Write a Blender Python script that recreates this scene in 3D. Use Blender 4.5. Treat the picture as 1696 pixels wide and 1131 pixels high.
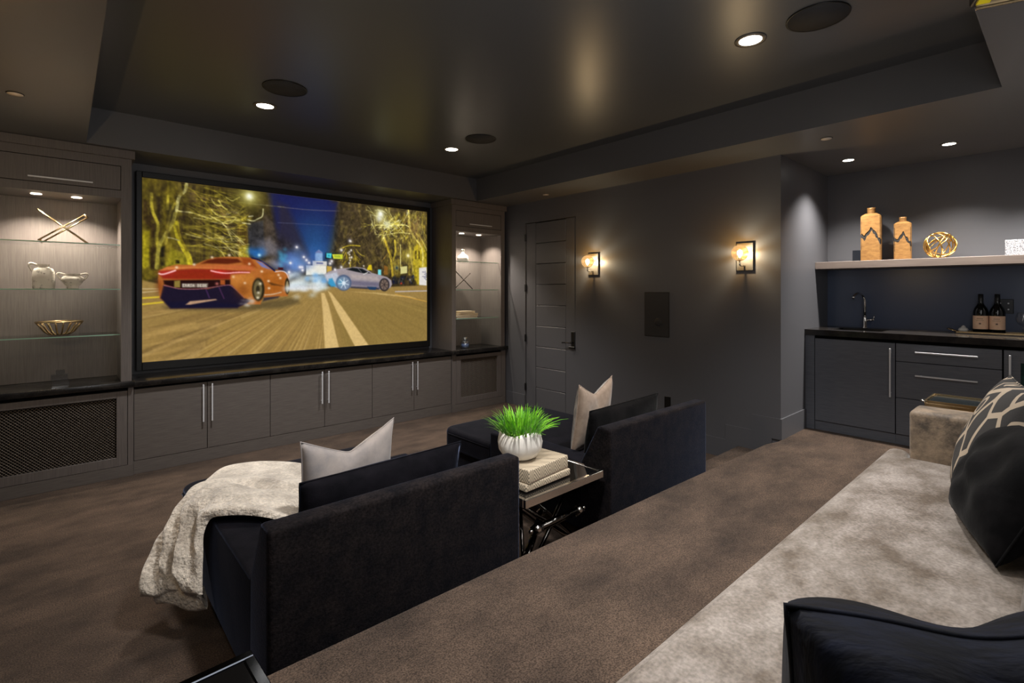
import bpy, bmesh, math, random
import numpy as np
from mathutils import Vector, Matrix
from math import radians as R, sin, cos, pi

sc = bpy.context.scene
for o in list(bpy.data.objects): bpy.data.objects.remove(o)
COL = sc.collection

# ------------------------------------------------------------ camera, world, lights, exposure
cd = bpy.data.cameras.new('camera'); cam = bpy.data.objects.new('camera', cd); COL.objects.link(cam)
cam.location = (0, 0, 1.56); cam.rotation_euler = (R(90), 0, R(-41.7267))
cd.sensor_width = 36; cd.lens = 831.02 * 36 / 1696; cd.shift_y = -(565.5 - 481.5) / 1696
cd.clip_start = .02
sc.camera = cam
w = bpy.data.worlds.new('world'); sc.world = w; w.use_nodes = True
w.node_tree.nodes['Background'].inputs[0].default_value = (.5, .5, .55, 1)
w.node_tree.nodes['Background'].inputs[1].default_value = .2
sc.view_settings.view_transform = 'Standard'; sc.view_settings.look = 'None'
sc.view_settings.exposure = 0; sc.view_settings.gamma = 1; sc.view_settings.use_curve_mapping = False
WARM = (1, .80, .58); NEUT = (1, .93, .86)

def light(kind, loc, energy, color=NEUT, size=.1, spot=None, blend=.5, aim=(0, 0, -1), sy=None, name='lamp'):
    l = bpy.data.lights.new(name, kind); l.energy = energy; l.color = color
    if kind == 'AREA':
        l.size = size
        if sy: l.shape = 'RECTANGLE'; l.size_y = sy
    else: l.shadow_soft_size = size
    if kind == 'SPOT': l.spot_size = R(spot); l.spot_blend = blend
    o = bpy.data.objects.new(name, l); COL.objects.link(o); o.location = loc
    o.rotation_euler = Vector(aim).to_track_quat('-Z', 'Y').to_euler()
    return o
# added fill lights without fixtures, out of view: under dropped border, at back wall
light('AREA', (1.7, -.12, 2.73), 22, (1, .98, .97), 2.8, sy=.3, name='added_fill')
light('AREA', (-.2, 1.5, 2.73), 7, (1, .98, .97), .3, sy=2.2, name='added_fill')
light('AREA', (1.6, -.36, 2.25), 18, (1, .98, .98), 2.4, aim=(.12, 1, -.05), sy=.5, name='added_fill')
light('AREA', (1.5, -.34, 1.30), 24, (1, .98, .97), 2.4, aim=(.25, .5, 1), sy=.12, name='added_fill')
# recessed ceiling lamps
DOWN = [(1.186, 4.269), (2.991, 4.293), (2.992, 1.261), (1.186, 1.261)]
for x, y in DOWN:
    light('SPOT', (x, y, 3.00), 400, (1, .97, .94), .13, 96, .9, name='downlight_lamp')
for x, y in [(5.262, 1.355), (5.281, .668), (5.281, -.02)]:
    light('SPOT', (x, y, 2.72), 205, (1, .95, .88), .035, 112, .9, name='downlight_lamp')

# ------------------------------------------------------------ materials
def s2l(c): return tuple(((v / 255 / 12.92) if v / 255 <= .04045 else ((v / 255 + .055) / 1.055) ** 2.4) for v in c)
def mat(name, c, rough=.5, metal=0, spec=.5, c2=None, nscale=8, stretch=(1, 1, 1), detail=4, lo=.35, hi=.65,
        bump=0, bscale=200, bstretch=(1, 1, 1), sheen=0, emit=None, estr=0, coat=0, trans=0, ior=1.45, alpha=1, coords='Object', sheen_r=.5, bdist=.002, fine=None, tint=None):
    m = bpy.data.materials.new(name); m.use_nodes = True; nt = m.node_tree; b = nt.nodes['Principled BSDF']
    def S(k, v):
        if k in b.inputs: b.inputs[k].default_value = v
    col = s2l(c) + (1,)
    S('Base Color', col); S('Roughness', rough); S('Metallic', metal); S('Specular IOR Level', spec)
    S('Sheen Weight', sheen); S('Sheen Roughness', sheen_r); S('Coat Weight', coat); S('Transmission Weight', trans); S('IOR', ior); S('Alpha', alpha)
    if emit: S('Emission Color', tuple(emit) + (1,)); S('Emission Strength', estr)
    if c2 is not None or bump:
        tc = nt.nodes.new('ShaderNodeTexCoord')
    if c2 is not None:
        mp = nt.nodes.new('ShaderNodeMapping'); mp.inputs['Scale'].default_value = stretch
        nt.links.new(tc.outputs[coords], mp.inputs[0])
        n = nt.nodes.new('ShaderNodeTexNoise'); n.inputs['Scale'].default_value = nscale; n.inputs['Detail'].default_value = detail; n.inputs['Roughness'].default_value = .65
        nt.links.new(mp.outputs[0], n.inputs['Vector'])
        r = nt.nodes.new('ShaderNodeValToRGB'); r.color_ramp.elements[0].position = lo; r.color_ramp.elements[1].position = hi
        r.color_ramp.elements[0].color = col; r.color_ramp.elements[1].color = s2l(c2) + (1,)
        nt.links.new(n.outputs[0], r.inputs[0]); nt.links.new(r.outputs[0], b.inputs['Base Color'])
        if fine:
            fs, lo_, hi_ = fine
            n2 = nt.nodes.new('ShaderNodeTexNoise'); n2.inputs['Scale'].default_value = fs; n2.inputs['Detail'].default_value = 2
            nt.links.new(tc.outputs[coords], n2.inputs['Vector'])
            mr = nt.nodes.new('ShaderNodeMapRange'); mr.inputs[1].default_value = .34; mr.inputs[2].default_value = .66; mr.inputs[3].default_value = lo_; mr.inputs[4].default_value = hi_
            vm = nt.nodes.new('ShaderNodeVectorMath'); vm.operation = 'SCALE'
            nt.links.new(n2.outputs[0], mr.inputs[0]); nt.links.new(r.outputs[0], vm.inputs[0]); nt.links.new(mr.outputs[0], vm.inputs['Scale']); nt.links.new(vm.outputs[0], b.inputs['Base Color'])
    if tint: S('Sheen Tint', tuple(tint) + (1,))
    if bump:
        mp = nt.nodes.new('ShaderNodeMapping'); mp.inputs['Scale'].default_value = bstretch
        nt.links.new(tc.outputs[coords], mp.inputs[0])
        n = nt.nodes.new('ShaderNodeTexNoise'); n.inputs['Scale'].default_value = bscale; n.inputs['Detail'].default_value = 3
        nt.links.new(mp.outputs[0], n.inputs['Vector'])
        bp = nt.nodes.new('ShaderNodeBump'); bp.inputs['Strength'].default_value = bump; bp.inputs['Distance'].default_value = bdist
        nt.links.new(n.outputs[0], bp.inputs['Height']); nt.links.new(bp.outputs[0], b.inputs['Normal'])
    return m
M = {}
M['wall'] = mat('wall_paint', (84, 84, 88), .42, spec=.5, bump=.08, bscale=60)
M['ceiling'] = mat('ceiling_paint', (79, 81, 84), .33, spec=.42, bump=.02, bscale=30)
M['soffit'] = mat('soffit_paint', (86, 86, 88), .38, spec=.5, bump=.03, bscale=40)
M['carpet'] = mat('carpet', (49, 40, 34), .95, spec=.06, c2=(84, 69, 58), nscale=2.6, stretch=(1, 1.8, 1), detail=14, fine=(170, .5, 1.55), lo=.30, hi=.70, bump=1, bscale=240, bdist=.006, sheen=.06)
M['wood_v'] = mat('cabinet_veneer_vertical', (88, 82, 80), .45, c2=(102, 96, 93), nscale=14, stretch=(9, 9, .35), detail=6, bump=.06, bscale=40, bstretch=(12, 12, .5))
M['wood_h'] = mat('cabinet_veneer_horizontal', (86, 80, 77), .45, c2=(100, 94, 90), nscale=14, stretch=(.5, .5, 9), detail=6, bump=.06, bscale=40, bstretch=(.5, .5, 12))
M['bar_wood'] = mat('bar_veneer', (84, 88, 97), .45, c2=(97, 100, 108), nscale=14, stretch=(.5, .5, 9), detail=6)
M['dark_gap'] = mat('dark_recess', (16, 15, 15), .9, spec=.1)
M['stone'] = mat('black_veined_stone', (20, 19, 19), .22, c2=(52, 48, 45), nscale=5, detail=10, lo=.45, hi=.8)
M['barstone'] = mat('bar_stone', (30, 28, 28), .14, c2=(60, 54, 48), nscale=6, detail=8, lo=.4, hi=.85)
M['steel'] = mat('brushed_steel', (205, 207, 212), .5, metal=.25)
M['chrome'] = mat('polished_chrome', (225, 222, 218), .16, metal=1)
M['satin'] = mat('satin_nickel', (92, 91, 90), .4, metal=.4)
M['gunmetal'] = mat('dark_chrome', (120, 116, 112), .10, metal=1)
M['smoke'] = mat('smoked_metal', (52, 55, 60), .12, metal=1)
M['gold'] = mat('gold', (222, 178, 96), .25, metal=1)
M['champagne'] = mat('champagne_gold', (205, 180, 138), .22, metal=1)
M['mesh'] = mat('bronze_mesh', (104, 94, 84), .5, metal=.4)
M['black'] = mat('black_metal', (14, 14, 14), .4)
M['grille'] = mat('speaker_grille', (44, 44, 46), .75, bump=.5, bscale=900)
M['velvet'] = mat('charcoal_velvet', (7, 7, 10), .85, spec=.08, c2=(31, 26, 25), nscale=12, detail=12, tint=(.5, .62, 1), fine=(90, .6, 1.5), lo=.30, hi=.78, bump=.5, bscale=160, sheen=.16, sheen_r=.3, bdist=.003)
M['velvet_seat'] = mat('charcoal_velvet_seat', (8, 8, 12), .85, spec=.08, tint=(.5, .62, 1), c2=(22, 20, 25), nscale=12, detail=8, lo=.35, hi=.8, bump=.3, bscale=120, sheen=.16, sheen_r=.3, bdist=.003)
M['black_velvet'] = mat('black_velvet', (3, 3, 4), .8, spec=.08, c2=(20, 18, 19), nscale=9, detail=9, lo=.45, hi=.8, bump=.4, bscale=30, sheen=.04, bdist=.004)
M['navy'] = mat('navy_velvet', (5, 6, 12), .7, spec=.15, c2=(20, 25, 42), nscale=9, stretch=(1, 5, 1), detail=7, lo=.45, hi=.8, bump=.5, bscale=22, bstretch=(1, 4, 1), sheen=.04, bdist=.006)
M['sofa'] = mat('crushed_velvet_taupe', (84, 74, 64), .6, spec=.25, c2=(136, 128, 121), nscale=5, stretch=(1, 1.5, 1), detail=15, fine=(110, .8, 1.2), lo=.36, hi=.66, bump=.4, bscale=140, sheen=.2, sheen_r=.35, bdist=.002)
M['sofa_side'] = mat('velvet_taupe_arm', (74, 66, 58), .6, spec=.3, c2=(140, 122, 102), nscale=16, stretch=(1, 1, 1), detail=10, lo=.36, hi=.66, bump=.4, bscale=140, sheen=.2, sheen_r=.35, bdist=.002)
M['pillow_grey'] = mat('pillow_grey_velvet', (136, 132, 132), .7, spec=.2, c2=(168, 158, 152), nscale=6, detail=5, bump=.3, bscale=300, sheen=.3)
M['pillow_silver'] = mat('pillow_silver', (196, 188, 180), .4, spec=.5, c2=(235, 230, 224), nscale=70, stretch=(1, 1, .25), detail=4, bump=.6, bscale=150)
M['pillow_beige'] = mat('pillow_beige', (148, 128, 112), .6, spec=.3, c2=(170, 150, 132), nscale=20, detail=5, bump=.3, bscale=300, sheen=.3)
M['pillow_streak'] = mat('pillow_streaked_silver', (120, 116, 114), .5, spec=.4, c2=(205, 200, 194), nscale=26, stretch=(3, 3, .5), detail=6, lo=.35, hi=.6, bump=.3, bscale=100)
M['fur'] = mat('faux_fur', (158, 148, 136), .9, spec=.15, c2=(222, 212, 198), nscale=8, stretch=(1, 1, 1), detail=10, lo=.3, hi=.6, fine=(70, .82, 1.15), bump=1, bscale=60, sheen=.6, sheen_r=.5, bdist=.015)
M['ceramic'] = mat('white_ceramic', (214, 212, 206), .35, spec=.5)
M['stone_vase'] = mat('mottled_ceramic', (100, 94, 88), .8, c2=(214, 208, 198), nscale=22, detail=8, lo=.33, hi=.45, bump=.7, bscale=130)
M['planter'] = mat('white_planter', (226, 222, 214), .3, spec=.5, c2=(196, 197, 200), nscale=5, stretch=(2.2, 2.2, .3), detail=3, lo=.63, hi=.9)
M['paper'] = mat('book_pages', (226, 208, 178), .8, c2=(170, 146, 112), nscale=30, stretch=(.3, .3, 25), detail=3)
M['cover'] = mat('book_cover', (206, 188, 158), .7)
M['soil'] = mat('soil', (24, 20, 14), .95)
M['grass'] = mat('grass_blade', (72, 150, 16), .5, c2=(140, 205, 40), nscale=18, detail=2, sheen=.1)
M['blackglass'] = mat('black_glass', (8, 8, 9), .05, spec=.6, coat=.5)
M['mirror'] = mat('mirror_glass', (120, 130, 134), .08, metal=.9)
M['bottle'] = mat('dark_bottle_glass', (8, 9, 6), .08, spec=.6)
M['label'] = mat('bottle_label', (222, 186, 158), .7, c2=(214, 176, 146), nscale=30)
M['ink'] = mat('label_ink', (110, 92, 80), .8)
M['gilt'] = mat('gilded_stoneware', (124, 88, 48), .42, metal=.3, c2=(152, 112, 64), nscale=18, stretch=(1, 1, 3), detail=5, bump=.3, bscale=60)
M['crack'] = mat('charred_crack', (24, 20, 17), .8, bump=1, bscale=90, bdist=.01)
M['glitter'] = mat('white_mosaic', (90, 90, 98), .5, c2=(180, 180, 182), nscale=120, detail=2, bump=1, bscale=160, bdist=.01)
M['wall_shade'] = mat('shaded_wall_blue', (74, 84, 106), .22, spec=.5)  # bluish shade on the bar wall below the shelf, put into the colour
M['teal'] = mat('fridge_glass', (16, 44, 44), .05, spec=.6, c2=(30, 84, 78), nscale=12, stretch=(1, 1, .5))
M['plate'] = mat('outlet_plate', (26, 30, 38), .35)
M['sprinkler'] = mat('white_cap', (205, 198, 190), .5)
M['shelf_wood'] = mat('shelf_taupe', (104, 92, 86), .5, c2=(116, 104, 96), nscale=10, stretch=(3, .3, 3))
M['yellow'] = mat('yellow_sticker', (210, 190, 20), .5)
M['navyink'] = mat('blue_tint', (120, 140, 180), .2)
M['puck'] = mat('lamp_lens', (255, 240, 210), .5, emit=(1, .82, .6), estr=12)
M['lens'] = mat('downlight_lens', (255, 250, 240), .5, emit=(1, .93, .82), estr=14)

M['reflector'] = mat('downlight_trim', (120, 112, 100), .4, metal=.4)

def glassmat(name, tint, gloss=.12, rough=.02, band=None):
    m = bpy.data.materials.new(name); m.use_nodes = True; nt = m.node_tree; nt.nodes.clear()
    out = nt.nodes.new('ShaderNodeOutputMaterial'); t = nt.nodes.new('ShaderNodeBsdfTransparent'); g = nt.nodes.new('ShaderNodeBsdfGlossy')
    mix = nt.nodes.new('ShaderNodeMixShader'); fr = nt.nodes.new('ShaderNodeLayerWeight'); fr.inputs[0].default_value = .25; pw = nt.nodes.new('ShaderNodeMath'); pw.operation = 'POWER'; pw.inputs[1].default_value = 3.5; nt.links.new(fr.outputs['Facing'], pw.inputs[0])
    ad = nt.nodes.new('ShaderNodeMath'); ad.operation = 'ADD'; ad.inputs[1].default_value = gloss
    t.inputs[0].default_value = tuple(tint) + (1,); g.inputs['Roughness'].default_value = rough
    nt.links.new(pw.outputs[0], ad.inputs[0]); nt.links.new(ad.outputs[0], mix.inputs[0]); nt.links.new(t.outputs[0], mix.inputs[1]); nt.links.new(g.outputs[0], mix.inputs[2])
    nt.links.new(mix.outputs[0], out.inputs[0])
    if band:
        tr = nt.nodes.new('ShaderNodeBsdfTranslucent'); tr.inputs[0].default_value = (.95, .62, .28, 1); m2 = nt.nodes.new('ShaderNodeMixShader'); m2.inputs[0].default_value = .012
        nt.links.new(mix.outputs[0], m2.inputs[1]); nt.links.new(tr.outputs[0], m2.inputs[2]); nt.links.new(m2.outputs[0], out.inputs[0])
        tc = nt.nodes.new('ShaderNodeTexCoord'); mp = nt.nodes.new('ShaderNodeMapping'); mp.inputs['Scale'].default_value = (6, 6, 26)
        n = nt.nodes.new('ShaderNodeTexNoise'); n.inputs['Scale'].default_value = 1.6; n.inputs['Detail'].default_value = 1
        r = nt.nodes.new('ShaderNodeValToRGB'); r.color_ramp.elements[0].position = .42; r.color_ramp.elements[1].position = .58
        r.color_ramp.elements[0].color = tuple(band) + (1,); r.color_ramp.elements[1].color = tuple(tint) + (1,)
        nt.links.new(tc.outputs['Object'], mp.inputs[0]); nt.links.new(mp.outputs[0], n.inputs['Vector']); nt.links.new(n.outputs[0], r.inputs[0])
        lw = nt.nodes.new('ShaderNodeLayerWeight'); lw.inputs[0].default_value = .4; r2 = nt.nodes.new('ShaderNodeValToRGB'); r2.color_ramp.elements[0].position = .35; r2.color_ramp.elements[1].position = .85
        r2.color_ramp.elements[0].color = (1, 1, 1, 1); r2.color_ramp.elements[1].color = (.40, .26, .10, 1); nt.links.new(lw.outputs['Facing'], r2.inputs[0])
        mu = nt.nodes.new('ShaderNodeMix'); mu.data_type = 'RGBA'; mu.blend_type = 'MULTIPLY'; mu.inputs[0].default_value = 1; nt.links.new(r.outputs[0], mu.inputs[6]); nt.links.new(r2.outputs[0], mu.inputs[7]); nt.links.new(mu.outputs[2], t.inputs[0])
    return m
M['glass'] = glassmat('clear_glass', (.97, .985, .98), .02)
M['glass_edge'] = mat('glass_edge', (150, 190, 172), .15, emit=None, spec=.6)
M['crystal'] = glassmat('crystal', (.90, .94, .98), .30, .12)
M['amber'] = glassmat('amber_glass', (.98, .82, .55), .015, band=(.55, .32, .10))
def bulbmat():
    m = bpy.data.materials.new('bulb_glass'); m.use_nodes = True; nt = m.node_tree; nt.nodes.clear()
    out = nt.nodes.new('ShaderNodeOutputMaterial'); t = nt.nodes.new('ShaderNodeBsdfTransparent'); e = nt.nodes.new('ShaderNodeEmission'); a = nt.nodes.new('ShaderNodeAddShader')
    e.inputs[0].default_value = (1, .88, .68, 1); e.inputs[1].default_value = 3; nt.links.new(t.outputs[0], a.inputs[0]); nt.links.new(e.outputs[0], a.inputs[1]); nt.links.new(a.outputs[0], out.inputs[0]); return m
M['bulb'] = bulbmat()
M['wineglass'] = glassmat('wine_glass', (.93, .93, .93), .08)

# patterned pillow: dark ovals with cream outlines and inner rings
def pattern_mat():
    m = bpy.data.materials.new('ring_pattern_fabric'); m.use_nodes = True; nt = m.node_tree; b = nt.nodes['Principled BSDF']; N = nt.nodes.new; L = nt.links.new
    tc = N('ShaderNodeTexCoord'); mp = N('ShaderNodeMapping'); mp.inputs['Scale'].default_value = (10.5, 6.0, 1); mp.inputs['Location'].default_value = (.35, .2, 0); mp.inputs['Rotation'].default_value = (0, 0, R(24))
    sp = N('ShaderNodeSeparateXYZ'); cb = N('ShaderNodeCombineXYZ'); L(tc.outputs['Object'], sp.inputs[0]); L(sp.outputs[0], cb.inputs[0]); L(sp.outputs[2], cb.inputs[1]); L(cb.outputs[0], mp.inputs[0])
    v1 = N('ShaderNodeTexVoronoi'); v1.feature = 'DISTANCE_TO_EDGE'; v1.inputs['Scale'].default_value = 1
    v2 = N('ShaderNodeTexVoronoi'); v2.feature = 'F1'; v2.inputs['Scale'].default_value = 1
    for v in (v1, v2): v.voronoi_dimensions = '2D'; v.inputs['Randomness'].default_value = .75; L(mp.outputs[0], v.inputs['Vector'])
    e = N('ShaderNodeMath'); e.operation = 'LESS_THAN'; e.inputs[1].default_value = .07; L(v1.outputs['Distance'], e.inputs[0])
    cm = N('ShaderNodeMath'); cm.operation = 'COMPARE'; cm.inputs[1].default_value = .21; cm.inputs[2].default_value = .045; L(v2.outputs['Distance'], cm.inputs[0])
    sx = N('ShaderNodeSeparateColor'); L(v2.outputs['Color'], sx.inputs[0])
    gt = N('ShaderNodeMath'); gt.operation = 'GREATER_THAN'; gt.inputs[1].default_value = .5; L(sx.outputs[0], gt.inputs[0])
    ml = N('ShaderNodeMath'); ml.operation = 'MULTIPLY'; L(cm.outputs[0], ml.inputs[0]); L(gt.outputs[0], ml.inputs[1])
    mx = N('ShaderNodeMath'); mx.operation = 'MAXIMUM'; L(e.outputs[0], mx.inputs[0]); L(ml.outputs[0], mx.inputs[1])
    fo = N('ShaderNodeMath'); fo.operation = 'GREATER_THAN'; fo.inputs[1].default_value = .66; L(v2.outputs['Distance'], fo.inputs[0])
    mx2 = N('ShaderNodeMath'); mx2.operation = 'MAXIMUM'; L(mx.outputs[0], mx2.inputs[0]); L(fo.outputs[0], mx2.inputs[1]); mx = mx2
    mc = N('ShaderNodeMix'); mc.data_type = 'RGBA'; L(mx.outputs[0], mc.inputs[0]); mc.inputs[6].default_value = s2l((44, 42, 41)) + (1,); mc.inputs[7].default_value = s2l((168, 152, 132)) + (1,)
    L(mc.outputs[2], b.inputs['Base Color']); b.inputs['Roughness'].default_value = .85
    n = N('ShaderNodeTexNoise'); n.inputs['Scale'].default_value = 250; bp = N('ShaderNodeBump'); bp.inputs['Strength'].default_value = .4; bp.inputs['Distance'].default_value = .002
    L(tc.outputs['Object'], n.inputs['Vector']); L(n.outputs[0], bp.inputs['Height']); L(bp.outputs[0], b.inputs['Normal'])
    return m
M['pattern'] = pattern_mat()
# chevron-printed box books
def chevron_mat():
    m = bpy.data.materials.new('chevron_print'); m.use_nodes = True; nt = m.node_tree; b = nt.nodes['Principled BSDF']; N = nt.nodes.new; L = nt.links.new
    tc = N('ShaderNodeTexCoord'); s = N('ShaderNodeSeparateXYZ'); L(tc.outputs['Object'], s.inputs[0])
    def mth(op, a, bb=None, c=None):
        n = N('ShaderNodeMath'); n.operation = op
        for i, x in enumerate((a, bb, c)):
            if x is None: continue
            if isinstance(x, (int, float)): n.inputs[i].default_value = x
            else: L(x, n.inputs[i])
        return n.outputs[0]
    xy = mth('ADD', s.outputs[0], s.outputs[1])
    tri = mth('PINGPONG', xy, .045)
    st = mth('ADD', s.outputs[2], mth('MULTIPLY', tri, 1.3))
    fr = mth('FRACT', mth('MULTIPLY', st, 48))
    ln = mth('LESS_THAN', fr, .38)
    mc = N('ShaderNodeMix'); mc.data_type = 'RGBA'; L(ln, mc.inputs[0]); mc.inputs[6].default_value = s2l((186, 170, 146)) + (1,); mc.inputs[7].default_value = s2l((104, 96, 82)) + (1,)
    L(mc.outputs[2], b.inputs['Base Color']); b.inputs['Roughness'].default_value = .6
    return m
M['chevron'] = chevron_mat()

# ------------------------------------------------------------ helpers
WM = {}
def link(o, parent=None):
    COL.objects.link(o)
    if parent is not None: o.parent = parent
    return o
def thing(name, label, cat, loc=(0, 0, 0), rz=0, group=None):
    o = bpy.data.objects.new(name, None); o.empty_display_size = .05; link(o)
    o.location = loc; o.rotation_euler = (0, 0, rz)
    WM[o.name] = Matrix.Translation(loc) @ Matrix.Rotation(rz, 4, 'Z')
    tag(o, label, cat, group); return o
def tag(o, label, cat, group=None):
    o['label'] = label; o['category'] = cat
    if group: o['group'] = group
    return o

class MB:
    def __init__(s): s.bm = bmesh.new(); s.sm = False
    def box(s, x0, x1, y0, y1, z0, z1, bev=0, seg=1, mi=0):
        r = bmesh.ops.create_cube(s.bm, size=1)
        for v in r['verts']: v.co = Vector(((x0 + x1) / 2 + v.co.x * (x1 - x0), (y0 + y1) / 2 + v.co.y * (y1 - y0), (z0 + z1) / 2 + v.co.z * (z1 - z0)))
        fs = list({f for v in r['verts'] for f in v.link_faces})
        for f in fs: f.material_index = mi
        if bev:
            es = list({e for v in r['verts'] for e in v.link_edges})
            bmesh.ops.bevel(s.bm, geom=es, offset=bev, segments=seg, profile=.5, affect='EDGES', material=mi)
            if seg > 1: s.sm = True
        return s
    def prism(s, pts, axis, a, b, mi=0):
        # pts: 2D polygon; axis 'x','y','z' extruded from a to b
        def P(p, t): return {'x': (t, p[0], p[1]), 'y': (p[0], t, p[1]), 'z': (p[0], p[1], t)}[axis]
        lo = [s.bm.verts.new(P(p, a)) for p in pts]; hi = [s.bm.verts.new(P(p, b)) for p in pts]
        n = len(pts); fs = [s.bm.faces.new(lo), s.bm.faces.new(hi)]
        for i in range(n): fs.append(s.bm.faces.new((lo[i], lo[(i + 1) % n], hi[(i + 1) % n], hi[i])))
        for f in fs: f.material_index = mi
        return s
    def rod(s, p, q, r, n=12, r2=None, mi=0):
        p, q = Vector(p), Vector(q); d = (q - p); L = d.length; d.normalize()
        qm = d.to_track_quat('Z', 'Y').to_matrix()
        a = []; b = []
        for i in range(n):
            c = Vector((cos(2 * pi * i / n), sin(2 * pi * i / n), 0))
            a.append(s.bm.verts.new(p + qm @ (c * r))); b.append(s.bm.verts.new(q + qm @ (c * (r2 if r2 is not None else r))))
        fs = [s.bm.faces.new(a[::-1]), s.bm.faces.new(b)]
        for i in range(n):
            fs.append(s.bm.faces.new((a[i], a[(i + 1) % n], b[(i + 1) % n], b[i])))
            fs[-1].smooth = n > 4
        for f in fs: f.material_index = mi
        return s
    def tube(s, pts, r, n=8, closed=False, cap=True):
        pts = [Vector(p) for p in pts]; m = len(pts); rings = []
        rr = r if isinstance(r, (list, tuple)) else [r] * m
        up = None
        for i in range(m):
            if closed: t = (pts[(i + 1) % m] - pts[i - 1]).normalized()
            else: t = (pts[min(i + 1, m - 1)] - pts[max(i - 1, 0)]).normalized()
            if up is None:
                up = Vector((0, 0, 1)) if abs(t.z) < .9 else Vector((1, 0, 0))
            x = t.cross(up); x.normalize(); up = x.cross(t).normalized()
            rings.append([s.bm.verts.new(pts[i] + (x * cos(2 * pi * k / n) + up * sin(2 * pi * k / n)) * rr[i]) for k in range(n)])
        for i in range(m if closed else m - 1):
            A, B = rings[i], rings[(i + 1) % m]
            for k in range(n):
                f = s.bm.faces.new((A[k], A[(k + 1) % n], B[(k + 1) % n], B[k])); f.smooth = True
        if cap and not closed: s.bm.faces.new(rings[0][::-1]); s.bm.faces.new(rings[-1])
        return s
    def lathe(s, prof, c=(0, 0, 0), n=32, sx=1, sy=1, mi=0, axis='z'):
        rings = []
        for r, z in prof:
            ring = []
            for k in range(n):
                a = 2 * pi * k / n
                if axis == 'z': v = (c[0] + r * cos(a) * sx, c[1] + r * sin(a) * sy, c[2] + z)
                elif axis == 'x': v = (c[0] + z, c[1] + r * cos(a), c[2] + r * sin(a))
                ring.append(s.bm.verts.new(v))
            rings.append(ring)
        for A, B in zip(rings, rings[1:]):
            for k in range(n):
                f = s.bm.faces.new((A[k], A[(k + 1) % n], B[(k + 1) % n], B[k])); f.smooth = True; f.material_index = mi
        for ring, rad in ((rings[0], prof[0][0]), (rings[-1], prof[-1][0])):
            if rad < .003: f = s.bm.faces.new(ring); f.material_index = mi
        return s
    def sphere(s, c, r, n=24, m=12, sz=1):
        s.lathe([(max(r * sin(pi * i / m), 1e-4), -r * cos(pi * i / m) * sz) for i in range(m + 1)], c, n); return s
    def grid(s, fn, nu, nv, smooth=True, closed=False):
        V = [[s.bm.verts.new(fn(i / nu, j / nv)) for j in range(nv + 1)] for i in range(nu + 1)]
        for i in range(nu):
            for j in range(nv):
                f = s.bm.faces.new((V[i][j], V[i + 1][j], V[i + 1][j + 1], V[i][j + 1])); f.smooth = smooth
        return V
    def build(s, name, m, parent=None, world=True, loc=None, recalc=True, smooth=False):
        if recalc: bmesh.ops.recalc_face_normals(s.bm, faces=s.bm.faces)
        me = bpy.data.meshes.new(name); s.bm.to_mesh(me); s.bm.free()
        for x in (m if isinstance(m, (list, tuple)) else [m]): me.materials.append(M[x])
        if smooth or s.sm:
            for p in me.polygons: p.use_smooth = True
            me.set_sharp_from_angle(angle=R(38))
        o = bpy.data.objects.new(name, me); link(o, parent)
        if parent is not None:
            WM[o.name] = WM[parent.name]
            if world: me.transform(WM[parent.name].inverted())
        else:
            WM[o.name] = Matrix.Identity(4)
            if loc is not None:
                if world: me.transform(Matrix.Translation(loc).inverted())
                o.location = loc; WM[o.name] = Matrix.Translation(loc)
        return o
def struct(o): o['kind'] = 'structure'; return o
def stuff(o): o['kind'] = 'stuff'; return o
def copy_tree(o, parent=None):
    c = o.copy(); COL.objects.link(c); c.parent = parent; WM[c.name] = WM[o.name]
    for ch in [x for x in bpy.data.objects if x.parent == o]: copy_tree(ch, c)
    return c
def move(o, loc, rz=None):
    o.location = loc
    if rz is not None: o.rotation_euler[2] = rz

# ------------------------------------------------------------ room shell
XW, XB, YR, ZP = 4.62, 5.854, 1.69, .272
ZS, ZC = 2.736, 3.026
XL, YB, YF = -.50, -.42, 5.77
struct(MB().box(XL, XB + .1, 1.75, YF + .1, -.1, 0).build('floor', 'carpet'))
pl = MB(); edge = [(XL, 1.815), (.486, 1.812), (1.65, 1.800), (2.9, 1.778), (3.7, 1.756), (4.22, 1.744), (4.40, 1.738), (4.56, 1.70), (4.62, 1.69)]
pl.prism([(XL, YB), (XB + .1, YB), (XB + .1, 1.69)] + edge[::-1], 'z', -.1, ZP)
bmesh.ops.recalc_face_normals(pl.bm, faces=pl.bm.faces)
es = [e for e in pl.bm.edges if all(v.co.z > ZP - .01 and v.co.y > 1.6 and v.co.x < 4.63 for v in e.verts)]
bmesh.ops.bevel(pl.bm, geom=es, offset=.022, segments=4, profile=.5, affect='EDGES')
struct(pl.build('platform', 'carpet', smooth=True))
struct(MB().box(3.66, XW, 1.70, 2.06, 0, .138, .012, 2).build('step', 'carpet'))
# walls
struct(MB().box(XL - .1, XB, YF, YF + .1, 0, ZS + .4).build('wall_front', 'wall'))
struct(MB().box(XL - .1, XL, YB - .1, YF, 0, ZS + .4).build('wall_left', 'wall'))
struct(MB().box(XL - .1, XB + .1, YB - .1, YB, 0, ZS + .4).build('wall_back', 'wall'))
wr = MB(); DY0, DY1, DZ = 4.912, 4.022, 2.462
wr.box(XW, XW + .12, DY0, YF, 0, ZS); wr.box(XW, XW + .12, YR, DY1, 0, ZS); wr.box(XW, XW + .12, DY1, DY0, DZ, ZS)
struct(wr.build('wall_right', 'wall'))
struct(MB().box(XW + .12, XB, YR, YR + .1, 0, ZS).build('wall_alcove', 'wall'))
struct(MB().box(XB, XB + .1, YB, YR + .1, 0, ZS + .4).build('wall_bar', 'wall'))
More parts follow.
